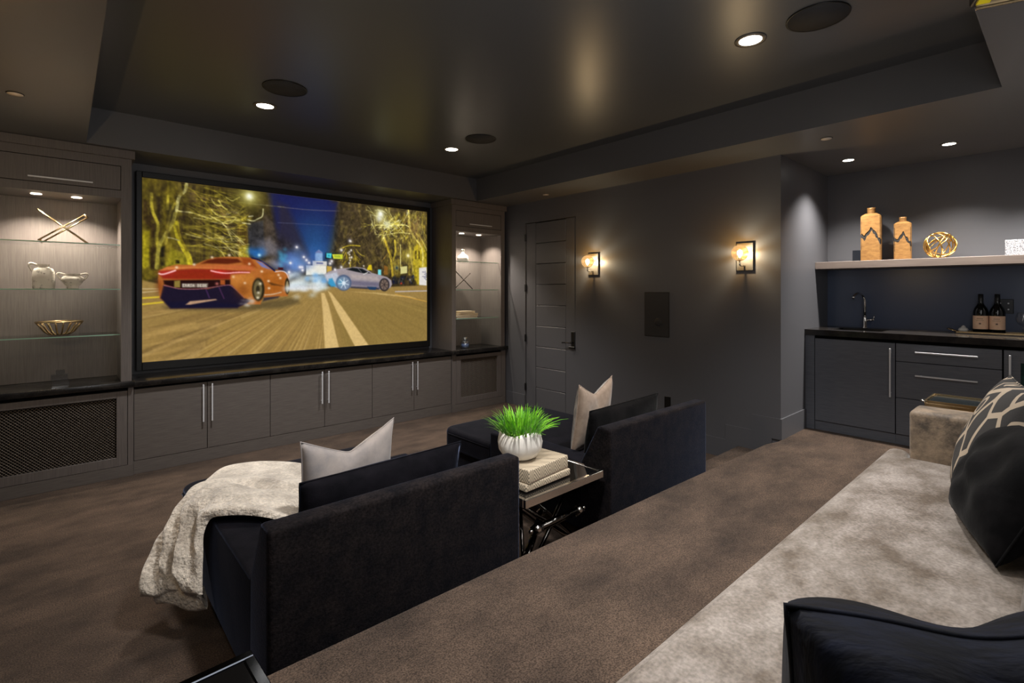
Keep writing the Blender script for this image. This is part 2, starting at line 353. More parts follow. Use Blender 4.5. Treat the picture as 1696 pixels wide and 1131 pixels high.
# ceiling: dropped border around a raised tray
T = (.129, 4.037, .279, 5.224)
ce = MB()
ce.box(XL, XB, T[3], YF, ZS, ZC + .2); ce.box(XL, XB, YB, T[2], ZS, ZC + .2)
ce.box(XL, T[0], T[2], T[3], ZS, ZC + .2); ce.box(T[1], XB, T[2], T[3], ZS, ZC + .2)
struct(ce.build('ceiling_border', 'soffit'))
struct(MB().box(T[0], T[1], T[2], T[3], ZC, ZC + .1).build('ceiling', 'ceiling'))
# baseboards
bb = MB(); d = .012
bb.prism([(YR, ZP), (1.76, ZP), (1.76, .138), (2.06, .138), (2.06, 0), (DY1, 0), (DY1, .172), (2.174, .172), (2.174, .312), (1.936, .312), (1.936, .452), (YR, .452)], 'x', XW - d, XW)
bb.box(XW - d, XW, DY0, 5.29, 0, .165)
struct(bb.build('baseboard_right', 'wall'))
struct(MB().box(XW - d, 5.205, YR - d, YR, ZP, .452).build('baseboard_alcove', 'wall'))
# thin light line (caulk) where the wall meets the dropped ceiling
struct(MB().box(XW - .004, XW, YR, 5.28, ZS - .006, ZS).build('trim_1', 'wall'))

# door
dr = thing('door_1', '', ''); del dr['label']; del dr['category']; dr['kind'] = 'structure'
g = .006
MB().box(XW + .012, XW + .05, 4.726, DY0 - g, .012, DZ - g, .002).build('stile', 'wall', dr)
MB().box(XW + .012, XW + .05, DY1 + g, 4.194, .012, DZ - g, .002).build('stile', 'wall', dr)
for i in range(9):
    z0 = .018 + i * .2705; z1 = z0 + .2705
    MB().box(XW + .013, XW + .05, 4.199, 4.721, z0 + .003, z1 - .003, .003).build('panel', 'wall', dr)
MB().box(XW + .07, XW + .08, DY1, DY0, 0, DZ).build('backing', 'dark_gap', dr)
for z in (.275, .93, 1.60, 2.27):
    MB().box(XW - .006, XW + .01, DY0 - .014, DY0 + .012, z - .05, z + .05, .003).build('hinge', 'black', dr)
h = MB().box(XW + .0, XW + .014, 4.04, 4.098, .855, 1.06, .003); h = h.build('handle', 'black', dr)
MB().rod((XW - .05, 4.068, .93), (XW + .004, 4.068, .93), .010).tube([(XW - .05, 4.068, .93), (XW - .052, 4.10, .928), (XW - .05, 4.20, .922)], .0085).build('lever', 'gunmetal', h)
MB().box(XW - .012, XW + .012, 4.035, 4.13, .853, .878, .003).build('escutcheon', 'black', h)

# ------------------------------------------------------------ projection screen
def paint():
    W, H = 640, 358
    img = np.zeros((H, W, 3), np.float32); rng = np.random.default_rng(4); rnd = random.Random(3)
    yy, xx = np.mgrid[0:H, 0:W].astype(np.float32)
    def blend(a, c, sl=None):
        nonlocal img
        c = np.array(c, np.float32)
        if sl is None: img = img * (1 - a[..., None]) + c * a[..., None]
        else: img[sl] = img[sl] * (1 - a[..., None]) + c * a[..., None]
    def box(x0, x1, y0, y1, p=3):
        return (slice(max(0, int(y0) - p), min(H, int(y1) + p + 1)), slice(max(0, int(x0) - p), min(W, int(x1) + p + 1)))
    def poly(pts, c, al=1.0, soft=.8):
        xs = [p[0] for p in pts]; ys = [p[1] for p in pts]; sl = box(min(xs), max(xs), min(ys), max(ys), int(soft * 2) + 2)
        X, Y = xx[sl], yy[sl]
        if X.size == 0: return
        ins = np.zeros(X.shape, bool); dist = np.full(X.shape, 1e9, np.float32); n = len(pts)
        for i in range(n):
            x0, y0 = pts[i]; x1, y1 = pts[(i + 1) % n]
            c1 = (y0 > Y) != (y1 > Y)
            ins ^= c1 & (X < (x1 - x0) * (Y - y0) / ((y1 - y0) or 1e-6) + x0)
            dx, dy = x1 - x0, y1 - y0; t = np.clip(((X - x0) * dx + (Y - y0) * dy) / (dx * dx + dy * dy + 1e-6), 0, 1)
            dist = np.minimum(dist, np.hypot(X - x0 - t * dx, Y - y0 - t * dy))
        sd = np.where(ins, dist, -dist)
        blend(np.clip(sd / soft * .5 + .5, 0, 1) * al, c, sl)
    def line(p, q, wd, c, al=1.0):
        x0, y0 = p; x1, y1 = q
        sl = box(min(x0, x1), max(x0, x1), min(y0, y1), max(y0, y1), int(wd) + 2); X, Y = xx[sl], yy[sl]
        if X.size == 0: return
        dx, dy = x1 - x0, y1 - y0; t = np.clip(((X - x0) * dx + (Y - y0) * dy) / (dx * dx + dy * dy + 1e-6), 0, 1)
        dd = np.hypot(X - x0 - t * dx, Y - y0 - t * dy); blend(np.clip(wd / 2 + .6 - dd, 0, 1) * al, c, sl)
    def path(pts, wd, c, al=1.0):
        for _ in range(2 if len(pts) > 2 else 0):
            q = [pts[0]]
            for a, b in zip(pts, pts[1:]): q += [(a[0] * .75 + b[0] * .25, a[1] * .75 + b[1] * .25), (a[0] * .25 + b[0] * .75, a[1] * .25 + b[1] * .75)]
            pts = q + [pts[-1]]
        for a, b in zip(pts, pts[1:]): line(a, b, wd, c, al)
    def glow(p, r, c, al=1.0, ry=None, pw=1.0):
        ry = ry or r; sl = box(p[0] - 3 * r, p[0] + 3 * r, p[1] - 3 * ry, p[1] + 3 * ry); X, Y = xx[sl], yy[sl]
        if X.size == 0: return
        blend(np.exp(-((((X - p[0]) / r) ** 2 + ((Y - p[1]) / ry) ** 2)) ** pw) * al, c, sl)
    def ell(p, rx, ry, c, al=1.0): glow(p, rx, c, al, ry, 8)
    def noise(sx, sy, seed, oc=3):
        r = np.random.default_rng(seed); out = np.zeros((H, W), np.float32); am = 1; tot = 0
        for k in range(oc):
            gx, gy = max(2, int(W / sx * 2 ** k)) + 2, max(2, int(H / sy * 2 ** k)) + 2
            gr = r.random((gy, gx)).astype(np.float32); fx = xx / W * (gx - 2); fy = yy / H * (gy - 2)
            ix, iy = fx.astype(int), fy.astype(int); tx, ty = fx - ix, fy - iy; tx = tx * tx * (3 - 2 * tx); ty = ty * ty * (3 - 2 * ty)
            out += am * ((gr[iy, ix] * (1 - tx) + gr[iy, ix + 1] * tx) * (1 - ty) + (gr[iy + 1, ix] * (1 - tx) + gr[iy + 1, ix + 1] * tx) * ty); tot += am; am *= .55
        return out / tot
    # night background
    img[:] = (58, 46, 26)
    n1 = noise(26, 26, 1, 4); img *= (.55 + .9 * n1)[..., None]
    # facade, left
    poly([(0,0), (56,-3), (56,173), (0,204)], (112, 96, 22), .85, 4)
    for px in range(0, 150, 1):
        s_ = rnd.random()
        if s_ < .35: poly([(px, 0), (px + 2, 0), (px + 2, 215), (px, 215)], rnd.choice([(60, 48, 18), (150, 130, 30), (90, 74, 20)]), .25, 1)
    poly([(1,102), (12,102), (12,171), (1,176)], (176, 160, 22), .9, 2)
    poly([(47,135), (79,146), (79,167), (36,170)], (150, 138, 24), .8, 3)
    poly([(54,157), (61,157), (61,164), (54,164)], (30, 24, 12))
    poly([(23,34), (30,35), (34,85), (22,86)], (38, 28, 24), .8, 4)
    poly([(40,54), (53,44), (50,84), (43,84)], (52, 52, 30), .7, 4)
    poly([(1,42), (10,44), (22,86), (22,177), (12,177), (14,100), (1,81)], (58, 42, 24), .9, 3)
    poly([(29,131), (36,131), (36,170), (30,170)], (34, 28, 22), .9, 2)
    # lit distant arcade
    for q in range(16):
        x = (117,128)[0] + q * 6.2
        poly([(x, 150 + 2 * (q % 3)), (x + 3.2, 150), (x + 3.6, 212), (x, 212)], (150 + rnd.randint(-20, 30), 132, 24), .75, 1.2)
    poly([(166,64), (185,72), (189,147), (166,148)], (104, 82, 26), .8, 2)
    for q in range(5):
        x = (168,80)[0] + q * 3.6; line((x, (168,80)[1]), (x, (168,144)[1]), 1.2, (60, 40, 22), .8)
    poly([(169,123), (188,119), (189,147), (169,148)], (196, 172, 24), .7, 3)
    poly([(185,72), (218,62), (221,125), (189,143)], (52, 54, 64), .7, 3)
    poly([(218,45), (243,67), (249,140), (221,139)], (70, 58, 48), .8, 4)
    # sky
    poly([(227,-4), (372,-19), (357,106), (353,144), (325,148), (314,129), (286,113), (251,101)], (26, 28, 78), 1, 7)
    poly([(248,-1), (389,2), (379,43), (366,92), (349,135), (316,136), (288,116), (261,86), (248,73)], (28, 30, 84), .9, 8)
    gl = (331,95); glow(gl, 55, (34, 72, 126), .9, 62); glow((335,128), 32, (44, 100, 170), .7, 26)
    poly([(248,20), (268,25), (309,115), (313,132), (248,136)], (46, 40, 54), .8, 8)
    poly([(251,88), (286,113), (314,133), (314,158), (248,160)], (48, 44, 52), .6, 10)
    # wires
    path([(248,29), (335,29), (476,15)], 1.2, (120, 110, 120), .7); path([(248,65), (353,61), (439,61)], 1.1, (90, 96, 130), .6)
    path([(170,28), (221,29), (261,28)], 1.2, (130, 124, 90), .7); path([(130,25), (170,55)], 1.2, (140, 130, 80), .7)
    poly([(439,60), (447,59), (447,66), (439,67)], (200, 190, 230))
    # right foliage mass
    poly([(391,1), (640,-2), (640,172), (399,178), (368,149), (379,92)], (66, 54, 34), .92, 8)
    img *= 1; n2 = noise(9, 13, 5, 3)
    def masked_noise(pts, c, al, seed, sx, sy):
        nonlocal img
        keep = img.copy(); poly(pts, c, 1, 8); dif = np.clip((noise(sx, sy, seed, 3) - .42) * 3.4, 0, 1)[..., None] * al
        img = keep * (1 - dif) + img * dif
    masked_noise([(391,1), (640,-2), (640,172), (399,178), (368,149), (379,92)], (118, 100, 44), .55, 7, 9, 12)
    masked_noise([(489,24), (640,0), (640,207), (524,175)], (176, 150, 40), .55, 9, 8, 14)
    masked_noise([(42,-3), (195,1), (180,145), (87,157), (58,75)], (120, 104, 32), .55, 11, 22, 5)
    poly([(597,100), (621,80), (639,117), (639,203), (610,203), (592,175)], (196, 172, 26), .75, 3)
    for q in range(3): poly([(601,110), (606,109), (606,133), (601,133)] if q == 0 else ([(612,109), (616,109), (616,132), (612,132)] if q == 1 else [(623,111), (627,111), (627,141), (623,141)]), (70, 54, 18), .9, 1)
    # trees
    Y1, Y2, Y3 = (204, 184, 48), (232, 220, 130), (150, 132, 40)
    path([(15,29), (15,60), (20,73), (27,91), (22,113), (26,136)], 5, Y1, .8)
    path([(55,83), (57,107), (67,132), (77,149), (80,167)], 9, (190, 172, 30), .95)
    path([(57,90), (61,110), (73,137)], 4, (120, 100, 20), .8)
    path([(54,63), (50,82), (38,107), (26,131), (23,174)], 6, (180, 164, 60), .9)
    path([(73,2), (71,18), (59,28), (56,59)], 5, Y2, .85); path([(61,4), (63,24)], 6, (130, 112, 40), .8)
    path([(42,30), (41,57)], 4, Y1, .8); path([(53,44), (45,64), (42,91), (38,126)], 4, Y3, .9)
    path([(55,59), (82,59), (97,64), (117,69)], 2.6, Y2, .95)
    path([(41,113), (50,114), (60,118)], 1.6, (180, 170, 120), .8)
    def branch(p, ang, ln_, wd, c, dep, al=.75, drop=0.):
        q = (p[0] + ln_ * cos(ang), p[1] + ln_ * sin(ang)); line(p, q, wd, c, al)
        if dep <= 0 or ln_ < 3: return
        for k in range(rnd.choice([1, 2, 2])):
            branch(q, ang + rnd.uniform(-.45, .45) + drop, ln_ * rnd.uniform(.7, .95), wd * .78, c, dep - 1, al, drop)
    for k in range(26):
        p0 = (55,61); branch((p0[0] + rnd.uniform(0, 60), p0[1] + rnd.uniform(-20, 70)), rnd.uniform(-.1, .55), 20, 1.5, rnd.choice([Y1, Y3, Y2, (120, 104, 36)]), 5, .6)
    for k in range(16):
        p0 = (64,20); branch((p0[0] + rnd.uniform(0, 70), p0[1] + rnd.uniform(-15, 30)), rnd.uniform(.1, .8), 18, 1.3, rnd.choice([(150, 120, 60), Y3, Y1]), 4, .5)
    for seg in ([(117,28), (125,41), (135,39)], [(130,28), (136,40), (146,47)], [(144,21), (156,28), (161,23), (170,17)], [(117,65), (137,75), (150,77), (163,63)], [(117,50), (129,63), (163,61)], [(141,73), (153,68), (170,67)]):
        path(seg, 1.8, (226, 208, 96), .9)
    path([(185,64), (197,67), (206,60), (216,55), (217,37)], 1.6, (210, 206, 150), .9); path([(175,72), (191,73)], 1.6, (220, 214, 160), .9); path([(188,57), (196,55)], 2.2, (236, 226, 180), .9)
    # right trees
    path([(581,2), (584,43), (592,68), (610,83), (627,106), (625,160)], 5, (214, 196, 90), .9)
    path([(596,38), (601,60), (621,75), (639,107)], 4, (196, 176, 70), .9); path([(600,5), (605,25), (618,69)], 2.4, (170, 150, 70), .8)
    path([(511,83), (518,105), (530,134), (534,181)], 6, (190, 160, 40), .95); path([(540,85), (543,117), (534,140)], 4.4, (208, 180, 50), .9)
    path([(557,96), (557,158)], 2.2, (220, 206, 120), .9); path([(584,87), (589,133), (597,175)], 4, (170, 150, 60), .9)
    path([(494,71), (499,115), (506,159)], 5, (90, 76, 44), .7); path([(518,123), (503,142)], 3, (150, 116, 50), .8)
    for k in range(60):
        p0 = (516,47); branch((p0[0] + rnd.gauss(0, 22), p0[1] + rnd.gauss(0, 14)), rnd.uniform(-3.1, 3.1), 9, 1.2, rnd.choice([(236, 226, 130), (206, 190, 60), (250, 244, 190)]), 3, .75)
    for k in range(34):
        p0 = (613,15); branch((p0[0] + rnd.uniform(-40, 16), p0[1] + rnd.uniform(-20, 50)), rnd.uniform(.8, 2.4), 12, 1.2, rnd.choice([(190, 170, 90), (150, 120, 60), (110, 80, 50)]), 4, .6)
    for k in range(40):
        p0 = (458,95); branch((p0[0] + rnd.uniform(-50, 60), p0[1] + rnd.uniform(-60, 60)), rnd.uniform(1.0, 2.3), 12, 1.1, rnd.choice([(96, 78, 52), (120, 100, 50), (60, 46, 34)]), 4, .5)
    path([(484,50), (530,46), (571,41), (582,46)], 2.0, (236, 224, 130), .9); path([(506,75), (550,63), (586,64)], 1.8, (226, 214, 120), .8)
    for k in range(16):
        p0 = (419,116); branch((p0[0] + rnd.uniform(-20, 24), p0[1] + rnd.uniform(-6, 20)), rnd.uniform(.9, 2.2), 9, 1.3, rnd.choice([(206, 176, 30), (150, 124, 30), (230, 200, 60)]), 3, .7)
    path([(391,117), (415,105), (443,106)], 2.5, (220, 190, 40), .8)
    det = (.62 + .76 * noise(5, 6, 31, 3)) * (.8 + .4 * noise(14, 90, 33, 2)); blue = np.clip((img[..., 2] - img[..., 0]) / 18, 0, 1)[..., None]; img = img * (det[..., None] * (1 - blue) + blue)
    masked_noise([(489,24), (640,0), (640,172), (524,167)], (214, 190, 60), .35, 41, 5, 8)
    masked_noise([(3,8), (87,-0), (87,157), (3,189)], (150, 134, 34), .4, 43, 5, 9)
    masked_noise([(3,5), (77,-4), (77,112), (3,124)], (40, 30, 22), .6, 45, 14, 30)
    # road
    hz = (353,209)
    poly([(0,198), (33,207), (248,213), (353,209), (533,208), (640,203), (640,362), (431,363), (248,360), (0,359), (-5, 362), (-5, 250)], (158, 126, 64), 1, 2)
    poly([(-4, 300), (330, 300), (330, 362), (-4, 362)], (168, 132, 66), .6, 40); poly([(372,239), (640,250), (640,367), (399,361)], (140, 114, 54), .7, 14)
    vp = ((364,194)[0], (364,194)[1])
    for k in range(150):
        a = rnd.uniform(1.62, 2.98) if k < 112 else rnd.uniform(.25, 1.5); r0 = rnd.uniform(60, 180); r1 = r0 + rnd.uniform(90, 420)
        c = rnd.choice([(214, 178, 104), (196, 156, 84), (108, 84, 44), (126, 96, 50)]) if k < 112 else rnd.choice([(170, 144, 70), (120, 96, 46)])
        tw = rnd.uniform(.004, .013)
        poly([(vp[0] + r0 * cos(a), vp[1] + r0 * sin(a)), (vp[0] + r1 * cos(a - tw), vp[1] + r1 * sin(a - tw)), (vp[0] + r1 * cos(a + tw), vp[1] + r1 * sin(a + tw))], c, .38 if k < 112 else .2, 1.2)
    # horizontal sweep of the road under the left car
    for k in range(26):
        y = (3,254)[1] + k * 5; poly([(-5, y), (160 - k * 3, y - 10 - k * .6), (160 - k * 3, y - 8), (-5, y + 2.5)], rnd.choice([(196, 158, 92), (120, 94, 52)]), .22, 2)
    poly([(0,222), (30,211), (34,242), (1,251)], (150, 118, 60), .9, 3)
    for a_, b_ in (((0,245), (36,241)), ((0,233), (27,231))): line(a_, b_, 3, (232, 200, 40), .9)
    for a_, b_ in (((0,222), (27,219)), ((0,215), (27,215))): line(a_, b_, 2, (206, 180, 130), .8)
    poly([(33,250), (195,245), (218,243), (274,235), (292,238), (295,247), (257,258), (166,262), (39,255)], (92, 76, 44), .8, 5)
    # centre lines
    poly([(345,224), (353,224), (364,254), (390,362), (355,361), (349,268)], (222, 186, 116), .95, 1.5)
    poly([(362,220), (370,224), (399,262), (468,360), (431,360), (383,269)], (222, 186, 116), .95, 1.5)
    for k in range(6): poly([(419,221), (455,222), (516,226), (481,226)] if k == 0 else [((455,221)[0] + 22 * k, (455,221)[1] + 2.2 * k), ((455,221)[0] + 22 * k + 18, (455,221)[1] + 2.2 * k + 1), ((455,221)[0] + 22 * k + 40, (455,221)[1] + 2.2 * k + 7), ((455,221)[0] + 22 * k + 16, (455,221)[1] + 2.2 * k + 5)], (214, 180, 110), .7, 1.2)
    line((542,228), (640,249), 2.2, (216, 160, 60), .8); line((542,221), (640,219), 3, (196, 190, 206), .7)
    # posters and parked scooters at right
    poly([(614,156), (638,153), (638,204), (614,203)], (226, 220, 214))
    for q in range(9): line(((621,164)[0] + rnd.uniform(0, 14), (621,164)[1] + q * 3.0), ((621,164)[0] + rnd.uniform(10, 26), (621,164)[1] + q * 3.0), 1.1, (40, 44, 90), .8)
    poly([(557,155), (577,152), (577,171), (557,174)], (214, 206, 130)); poly([(509,152), (520,156), (520,177), (509,177)], (150, 96, 30), .8)
    poly([(492,164), (501,164), (501,178), (492,178)], (110, 220, 226)); poly([(461,166), (467,153), (474,152), (476,166)], (226, 196, 20))
    for k in range(60):
        p0 = (571,187); q = (p0[0] + rnd.uniform(-36, 26), p0[1] + rnd.uniform(-9, 12)); glow(q, rnd.uniform(1.5, 4), rnd.choice([(26, 26, 30), (40, 40, 44), (30, 36, 30), (90, 90, 96), (20, 22, 60)]), .9)
    glow((559,199), 2.5, (220, 60, 30)); glow((546,158), 5, (60, 90, 110), .9); glow((546,158), 2.2, (30, 30, 40), .9); glow((586,189), 3, (180, 170, 160), .8)
    # white tower, gate house, sign
    poly([(331,133), (333,128), (340,121), (348,127), (349,132), (349,148), (331,148)], (140, 176, 220), .95, 1.5)
    poly([(330,129), (340,121), (350,129)], (110, 120, 170), .9, 1)
    poly([(325,148), (359,148), (359,159), (325,160)], (214, 210, 204), 1, 1); poly([(334,151), (350,151), (350,155), (334,155)], (90, 100, 150), .9)
    poly([(310,159), (358,159), (358,179), (310,182)], (236, 232, 216), 1, 1); poly([(359,159), (371,160), (371,170), (359,174)], (206, 166, 60), .95)
    poly([(356,127), (400,128), (399,142), (355,142)], (20, 30, 40)); poly([(358,128), (371,128), (370,140), (358,139)], (70, 205, 220), 1, .6); poly([(372,130), (399,129), (398,141), (375,141)], (218, 222, 50), 1, .6)
    glow((364,134), 2.2, (20, 120, 150), .9)
    for q in range(5): line(((378,133)[0] + q * 3, (378,133)[1]), ((378,133)[0] + q * 3 + 1.5, (378,137)[1]), 1, (60, 110, 40), .7)
    # smoke
    for k in range(60):
        p0 = (286,158); q = (p0[0] + rnd.gauss(0, 22), p0[1] + rnd.gauss(0, 14)); glow(q, rnd.uniform(6, 15), rnd.choice([(100, 140, 215), (90, 120, 200), (120, 170, 220), (70, 110, 190)]), .22)
    for k in range(14): glow(((258,144)[0] + rnd.gauss(0, 4), (258,144)[1] + rnd.uniform(-24, 20)), 5, (70, 170, 215), .35)
    for k in range(60): glow(((307,199)[0] + rnd.uniform(-45, 48), (307,199)[1] + rnd.gauss(0, 12)), rnd.uniform(7, 14), rnd.choice([(222, 236, 238), (206, 228, 240), (236, 240, 232)]), .40, 6)
    for k in range(30): glow(((331,189)[0] + rnd.uniform(-20, 30), (331,189)[1] + rnd.gauss(0, 6)), 6, (110, 170, 226), .3, 4)
    for k in range(12): glow(((203,136)[0] + rnd.uniform(-12, 20), (203,136)[1] + rnd.uniform(-8, 6)), 8, (30, 110, 200), .35)
    poly([(206,110), (231,101), (249,124), (243,141), (218,139)], (140, 140, 160), .45, 8)
    glow((209,140), 3.2, (190, 240, 255)); 
    # silver car
    poly([(353,180), (362,173), (383,166), (403,163), (431,159), (455,161), (476,173), (494,177), (518,183), (530,191), (532,202), (528,210), (516,217), (419,210), (383,212), (370,205), (360,194)], (160, 148, 152), 1, 1)
    poly([(353,180), (383,173), (391,190), (379,201), (370,205), (360,194)], (196, 204, 220), .8, 3); poly([(364,190), (372,188), (383,208), (370,209), (362,201)], (40, 150, 205), .9, 2)
    poly([(419,178), (489,182), (496,192), (423,187)], (182, 166, 160), .7, 3); poly([(419,193), (494,197), (496,209), (421,205)], (92, 88, 116), .7, 3)
    poly([(407,166), (423,161), (449,163), (472,174), (455,175), (431,171)], (24, 28, 30), 1, 1); line((437,162), (447,172), 1.4, (120, 116, 120), .9); line((453,177), (464,172), 2, (226, 222, 216), .9)
    poly([(419,208), (498,211), (494,216), (419,212)], (40, 40, 60), .9, 2); poly([(462,208), (489,209), (485,217), (468,216)], (30, 60, 100), .9, 1)
    ell((401,199), 20, 20, (64, 84, 120)); ell((401,200), 16.5, 17, (120, 136, 160)); glow((393,198), 9, (90, 180, 220), .6); ell((401,200), 5, 5, (200, 220, 236))
    for k in range(7): line((401,200), ((401,200)[0] + 13 * cos(k * .9 + .3), (401,200)[1] + 13 * sin(k * .9 + .3)), 1.6, (226, 238, 246), .8)
    ell((510,203), 15, 17.5, (34, 30, 34)); ell((510,203), 11.5, 14, (120, 100, 88))
    for k in range(7): line((510,203), ((510,203)[0] + 10 * cos(k * .9), (510,203)[1] + 12 * sin(k * .9)), 1.3, (54, 44, 44), .9)
    # orange car
    OR = (184, 102, 38)
    poly([(25,195), (27,180), (40,171), (56,166), (86,166), (104,156), (122,149), (147,146), (179,146), (199,147), (220,156), (239,173), (246,171), (262,175), (271,183), (273,208), (269,231), (251,232), (216,234), (211,249), (182,248), (166,255), (46,254), (34,239), (28,234)], OR, 1, 1.2)
    poly([(36,175), (86,168), (150,163), (196,163), (199,174), (150,173), (89,171)], (204, 96, 50), .7, 3)
    poly([(98,163), (110,155), (128,150), (166,150), (174,157), (147,162), (110,162)], (96, 32, 14), 1, 2); poly([(174,148), (191,148), (204,168), (176,161)], (150, 62, 18), .9, 3)
    poly([(27,179), (86,172), (150,173), (182,176), (150,172), (89,170), (40,172)], (224, 128, 60), .8, 1.5)
    poly([(27,180), (86,174), (131,174), (191,176), (189,180), (153,184), (152,194), (34,195), (28,188)], (150, 34, 20), 1, 2)
    poly([(54,179), (116,178), (122,193), (51,194)], (150, 40, 14), .7, 5); glow((133,179), 12, (226, 40, 30), .7, 5); glow((39,183), 12, (216, 50, 40), .6, 5)
    path([(27,185), (32,187), (43,183), (54,178)], 2.4, (255, 190, 190)); path([(116,177), (128,180), (144,182), (166,179), (189,179)], 2.4, (255, 170, 170))
    poly([(34,198), (152,195), (152,205), (119,212), (98,215), (57,215), (35,206)], (36, 14, 14), 1, 1.5)
    poly([(34,208), (47,211), (60,215), (110,215), (147,205), (155,207), (179,234), (192,240), (182,248), (166,255), (46,254), (34,239), (29,233)], (29, 22, 42), 1, 1.5)
    poly([(36,241), (104,240), (166,248), (166,256), (46,254)], (22, 20, 46), .8, 3)
    path([(35,208), (47,211), (59,215), (89,216), (116,212), (147,206), (155,208), (179,234)], 1.4, (170, 96, 110), .8); path([(107,216), (113,233)], 2, (90, 50, 110), .6); path([(131,212), (140,235)], 2, (100, 50, 100), .6)
    poly([(71,247), (79,240), (125,236), (127,238), (79,247)], (206, 160, 120), .9, 1)
    poly([(52,199), (62,198), (62,212), (52,212)], (140, 118, 50)); poly([(133,196), (142,196), (142,206), (133,206)], (170, 80, 30)); glow((127,204), 3, (226, 120, 110), .8)
    poly([(65,204), (111,203), (110,212), (65,212)], (120, 104, 92), .9, .8)
    # number plate lettering (5 x 3 dot glyphs)
    F = {'E': '111100110100111', 'R': '110101110101101', 'M': '101111111101101', 'S': '011100010001110', 'A': '010101111101101', 'B': '110101110101110', 'O': '111101101101111', 'K': '101101110101101', ' ': '0' * 15}
    gx, gy = (66,205); s1 = .95
    for ch in 'ERMSA BEOK':
        for i_, b_ in enumerate(F[ch]):
            if b_ == '1':
                x_ = gx + (i_ % 3) * s1 * 1.15; y_ = gy + (i_ // 3) * s1 * 1.25; poly([(x_, y_), (x_ + 1.2, y_), (x_ + 1.2, y_ + 1.2), (x_, y_ + 1.2)], (236, 226, 206), .9, .5)
        gx += 4.3
    poly([(155,186), (196,181), (199,192), (192,234), (179,234), (155,205)], (196, 118, 40), .8, 4)
    poly([(214,180), (241,176), (262,191), (259,218), (221,227), (220,204)], (170, 90, 22), .8, 3); poly([(227,199), (259,208), (234,206)], (70, 40, 16), .8, 2)
    path([(194,147), (211,151), (228,163), (241,174)], 3, (24, 26, 70)); poly([(202,153), (214,156), (234,172), (214,166)], (110, 120, 190), .9, 1.5)
    poly([(248,166), (259,166), (259,172), (248,171)], (70, 16, 20)); path([(242,176), (259,173), (269,181), (273,204)], 1.5, (236, 226, 236), .9)
    ell((207,216), 13, 26, (40, 34, 20)); ell((206,216), 9, 21, (110, 96, 60)); ell((206,216), 4, 9, (50, 42, 26))
    for q in ((211,203), (207,223), (206,234)): glow(q, 3, (240, 226, 190), .9)
    ell((268,208), 5.5, 19, (44, 36, 20)); ell((268,210), 3.4, 14, (150, 134, 96))
    path([(220,228), (237,227), (255,222)], 2, (206, 176, 140), .9); poly([(218,234), (251,231), (248,235), (216,242)], (40, 36, 50), .9, 2)
    for q in ((56,172), (86,165), (150,143), (118,149), (158,189), (189,160), (214,176), (228,197), (249,183), (253,190), (229,213), (180,202)): glow(q, 2.6, (255, 226, 190), .9)
    for k in range(20): glow(((191,245)[0] + rnd.gauss(0, 9), (191,245)[1] + rnd.gauss(0, 5)), 5, (206, 196, 180), .25, 3)
    poly([(216,154), (237,146), (251,159), (246,167), (232,161)], (226, 210, 220), .35, 5)
    glow((176,218), 14, (120, 56, 16), .55); glow((166,192), 12, (226, 140, 60), .5, 8); glow((234,186), 10, (210, 120, 40), .5, 6); glow((27,210), 6, (120, 50, 16), .6, 14)
    for k in range(26): glow(((282,212)[0] + rnd.uniform(-14, 60), (282,212)[1] + rnd.gauss(0, 3)), 9, (226, 232, 240), .35, 4)
    # street lamps
    lp = (189,13); glow(lp, 34, (150, 140, 40), .6); glow(lp, 15, (226, 216, 120), .8); glow(lp, 7, (255, 255, 236), 1)
    lp = (499,20); glow(lp, 26, (180, 170, 80), .6); glow(lp, 10, (246, 246, 206), .9); glow((496,32), 9, (240, 240, 220), .8); glow((517,44), 9, (236, 236, 190), .8); glow(lp, 5, (255, 255, 245), 1)
    lp = (580,124); glow(lp, 16, (200, 180, 60), .6); glow(lp, 4.5, (255, 246, 200), 1)
    for q in ((289,118), (305,140), (311,147), (317,153), (395,119), (371,147), (367,153), (379,167), (395,161), (417,95), (275,155), (301,164), (272,176), (296,164), (302,171)): glow(q, 6, (200, 190, 220), .4); glow(q, 2.6, (255, 252, 246), 1)
    for q in ((416,122), (416,129), (416,137), (417,143), (415,150), (412,125), (420,118), (421,135), (419,96), (420,118), (421,136), (453,156)): glow(q, 2.2, (246, 236, 220), .9)
    for ax_ in (0, 1):
        img[:] = .25 * np.roll(img, 1, ax_) + .5 * img + .25 * np.roll(img, -1, ax_) if True else img
    g_ = img.mean(2, keepdims=True); img[:] = g_ + (img - g_) * .90
    img *= (1 + .10 * (noise(4, 4, 21, 2) - .5))[..., None]
    return np.clip(img, 0, 255)

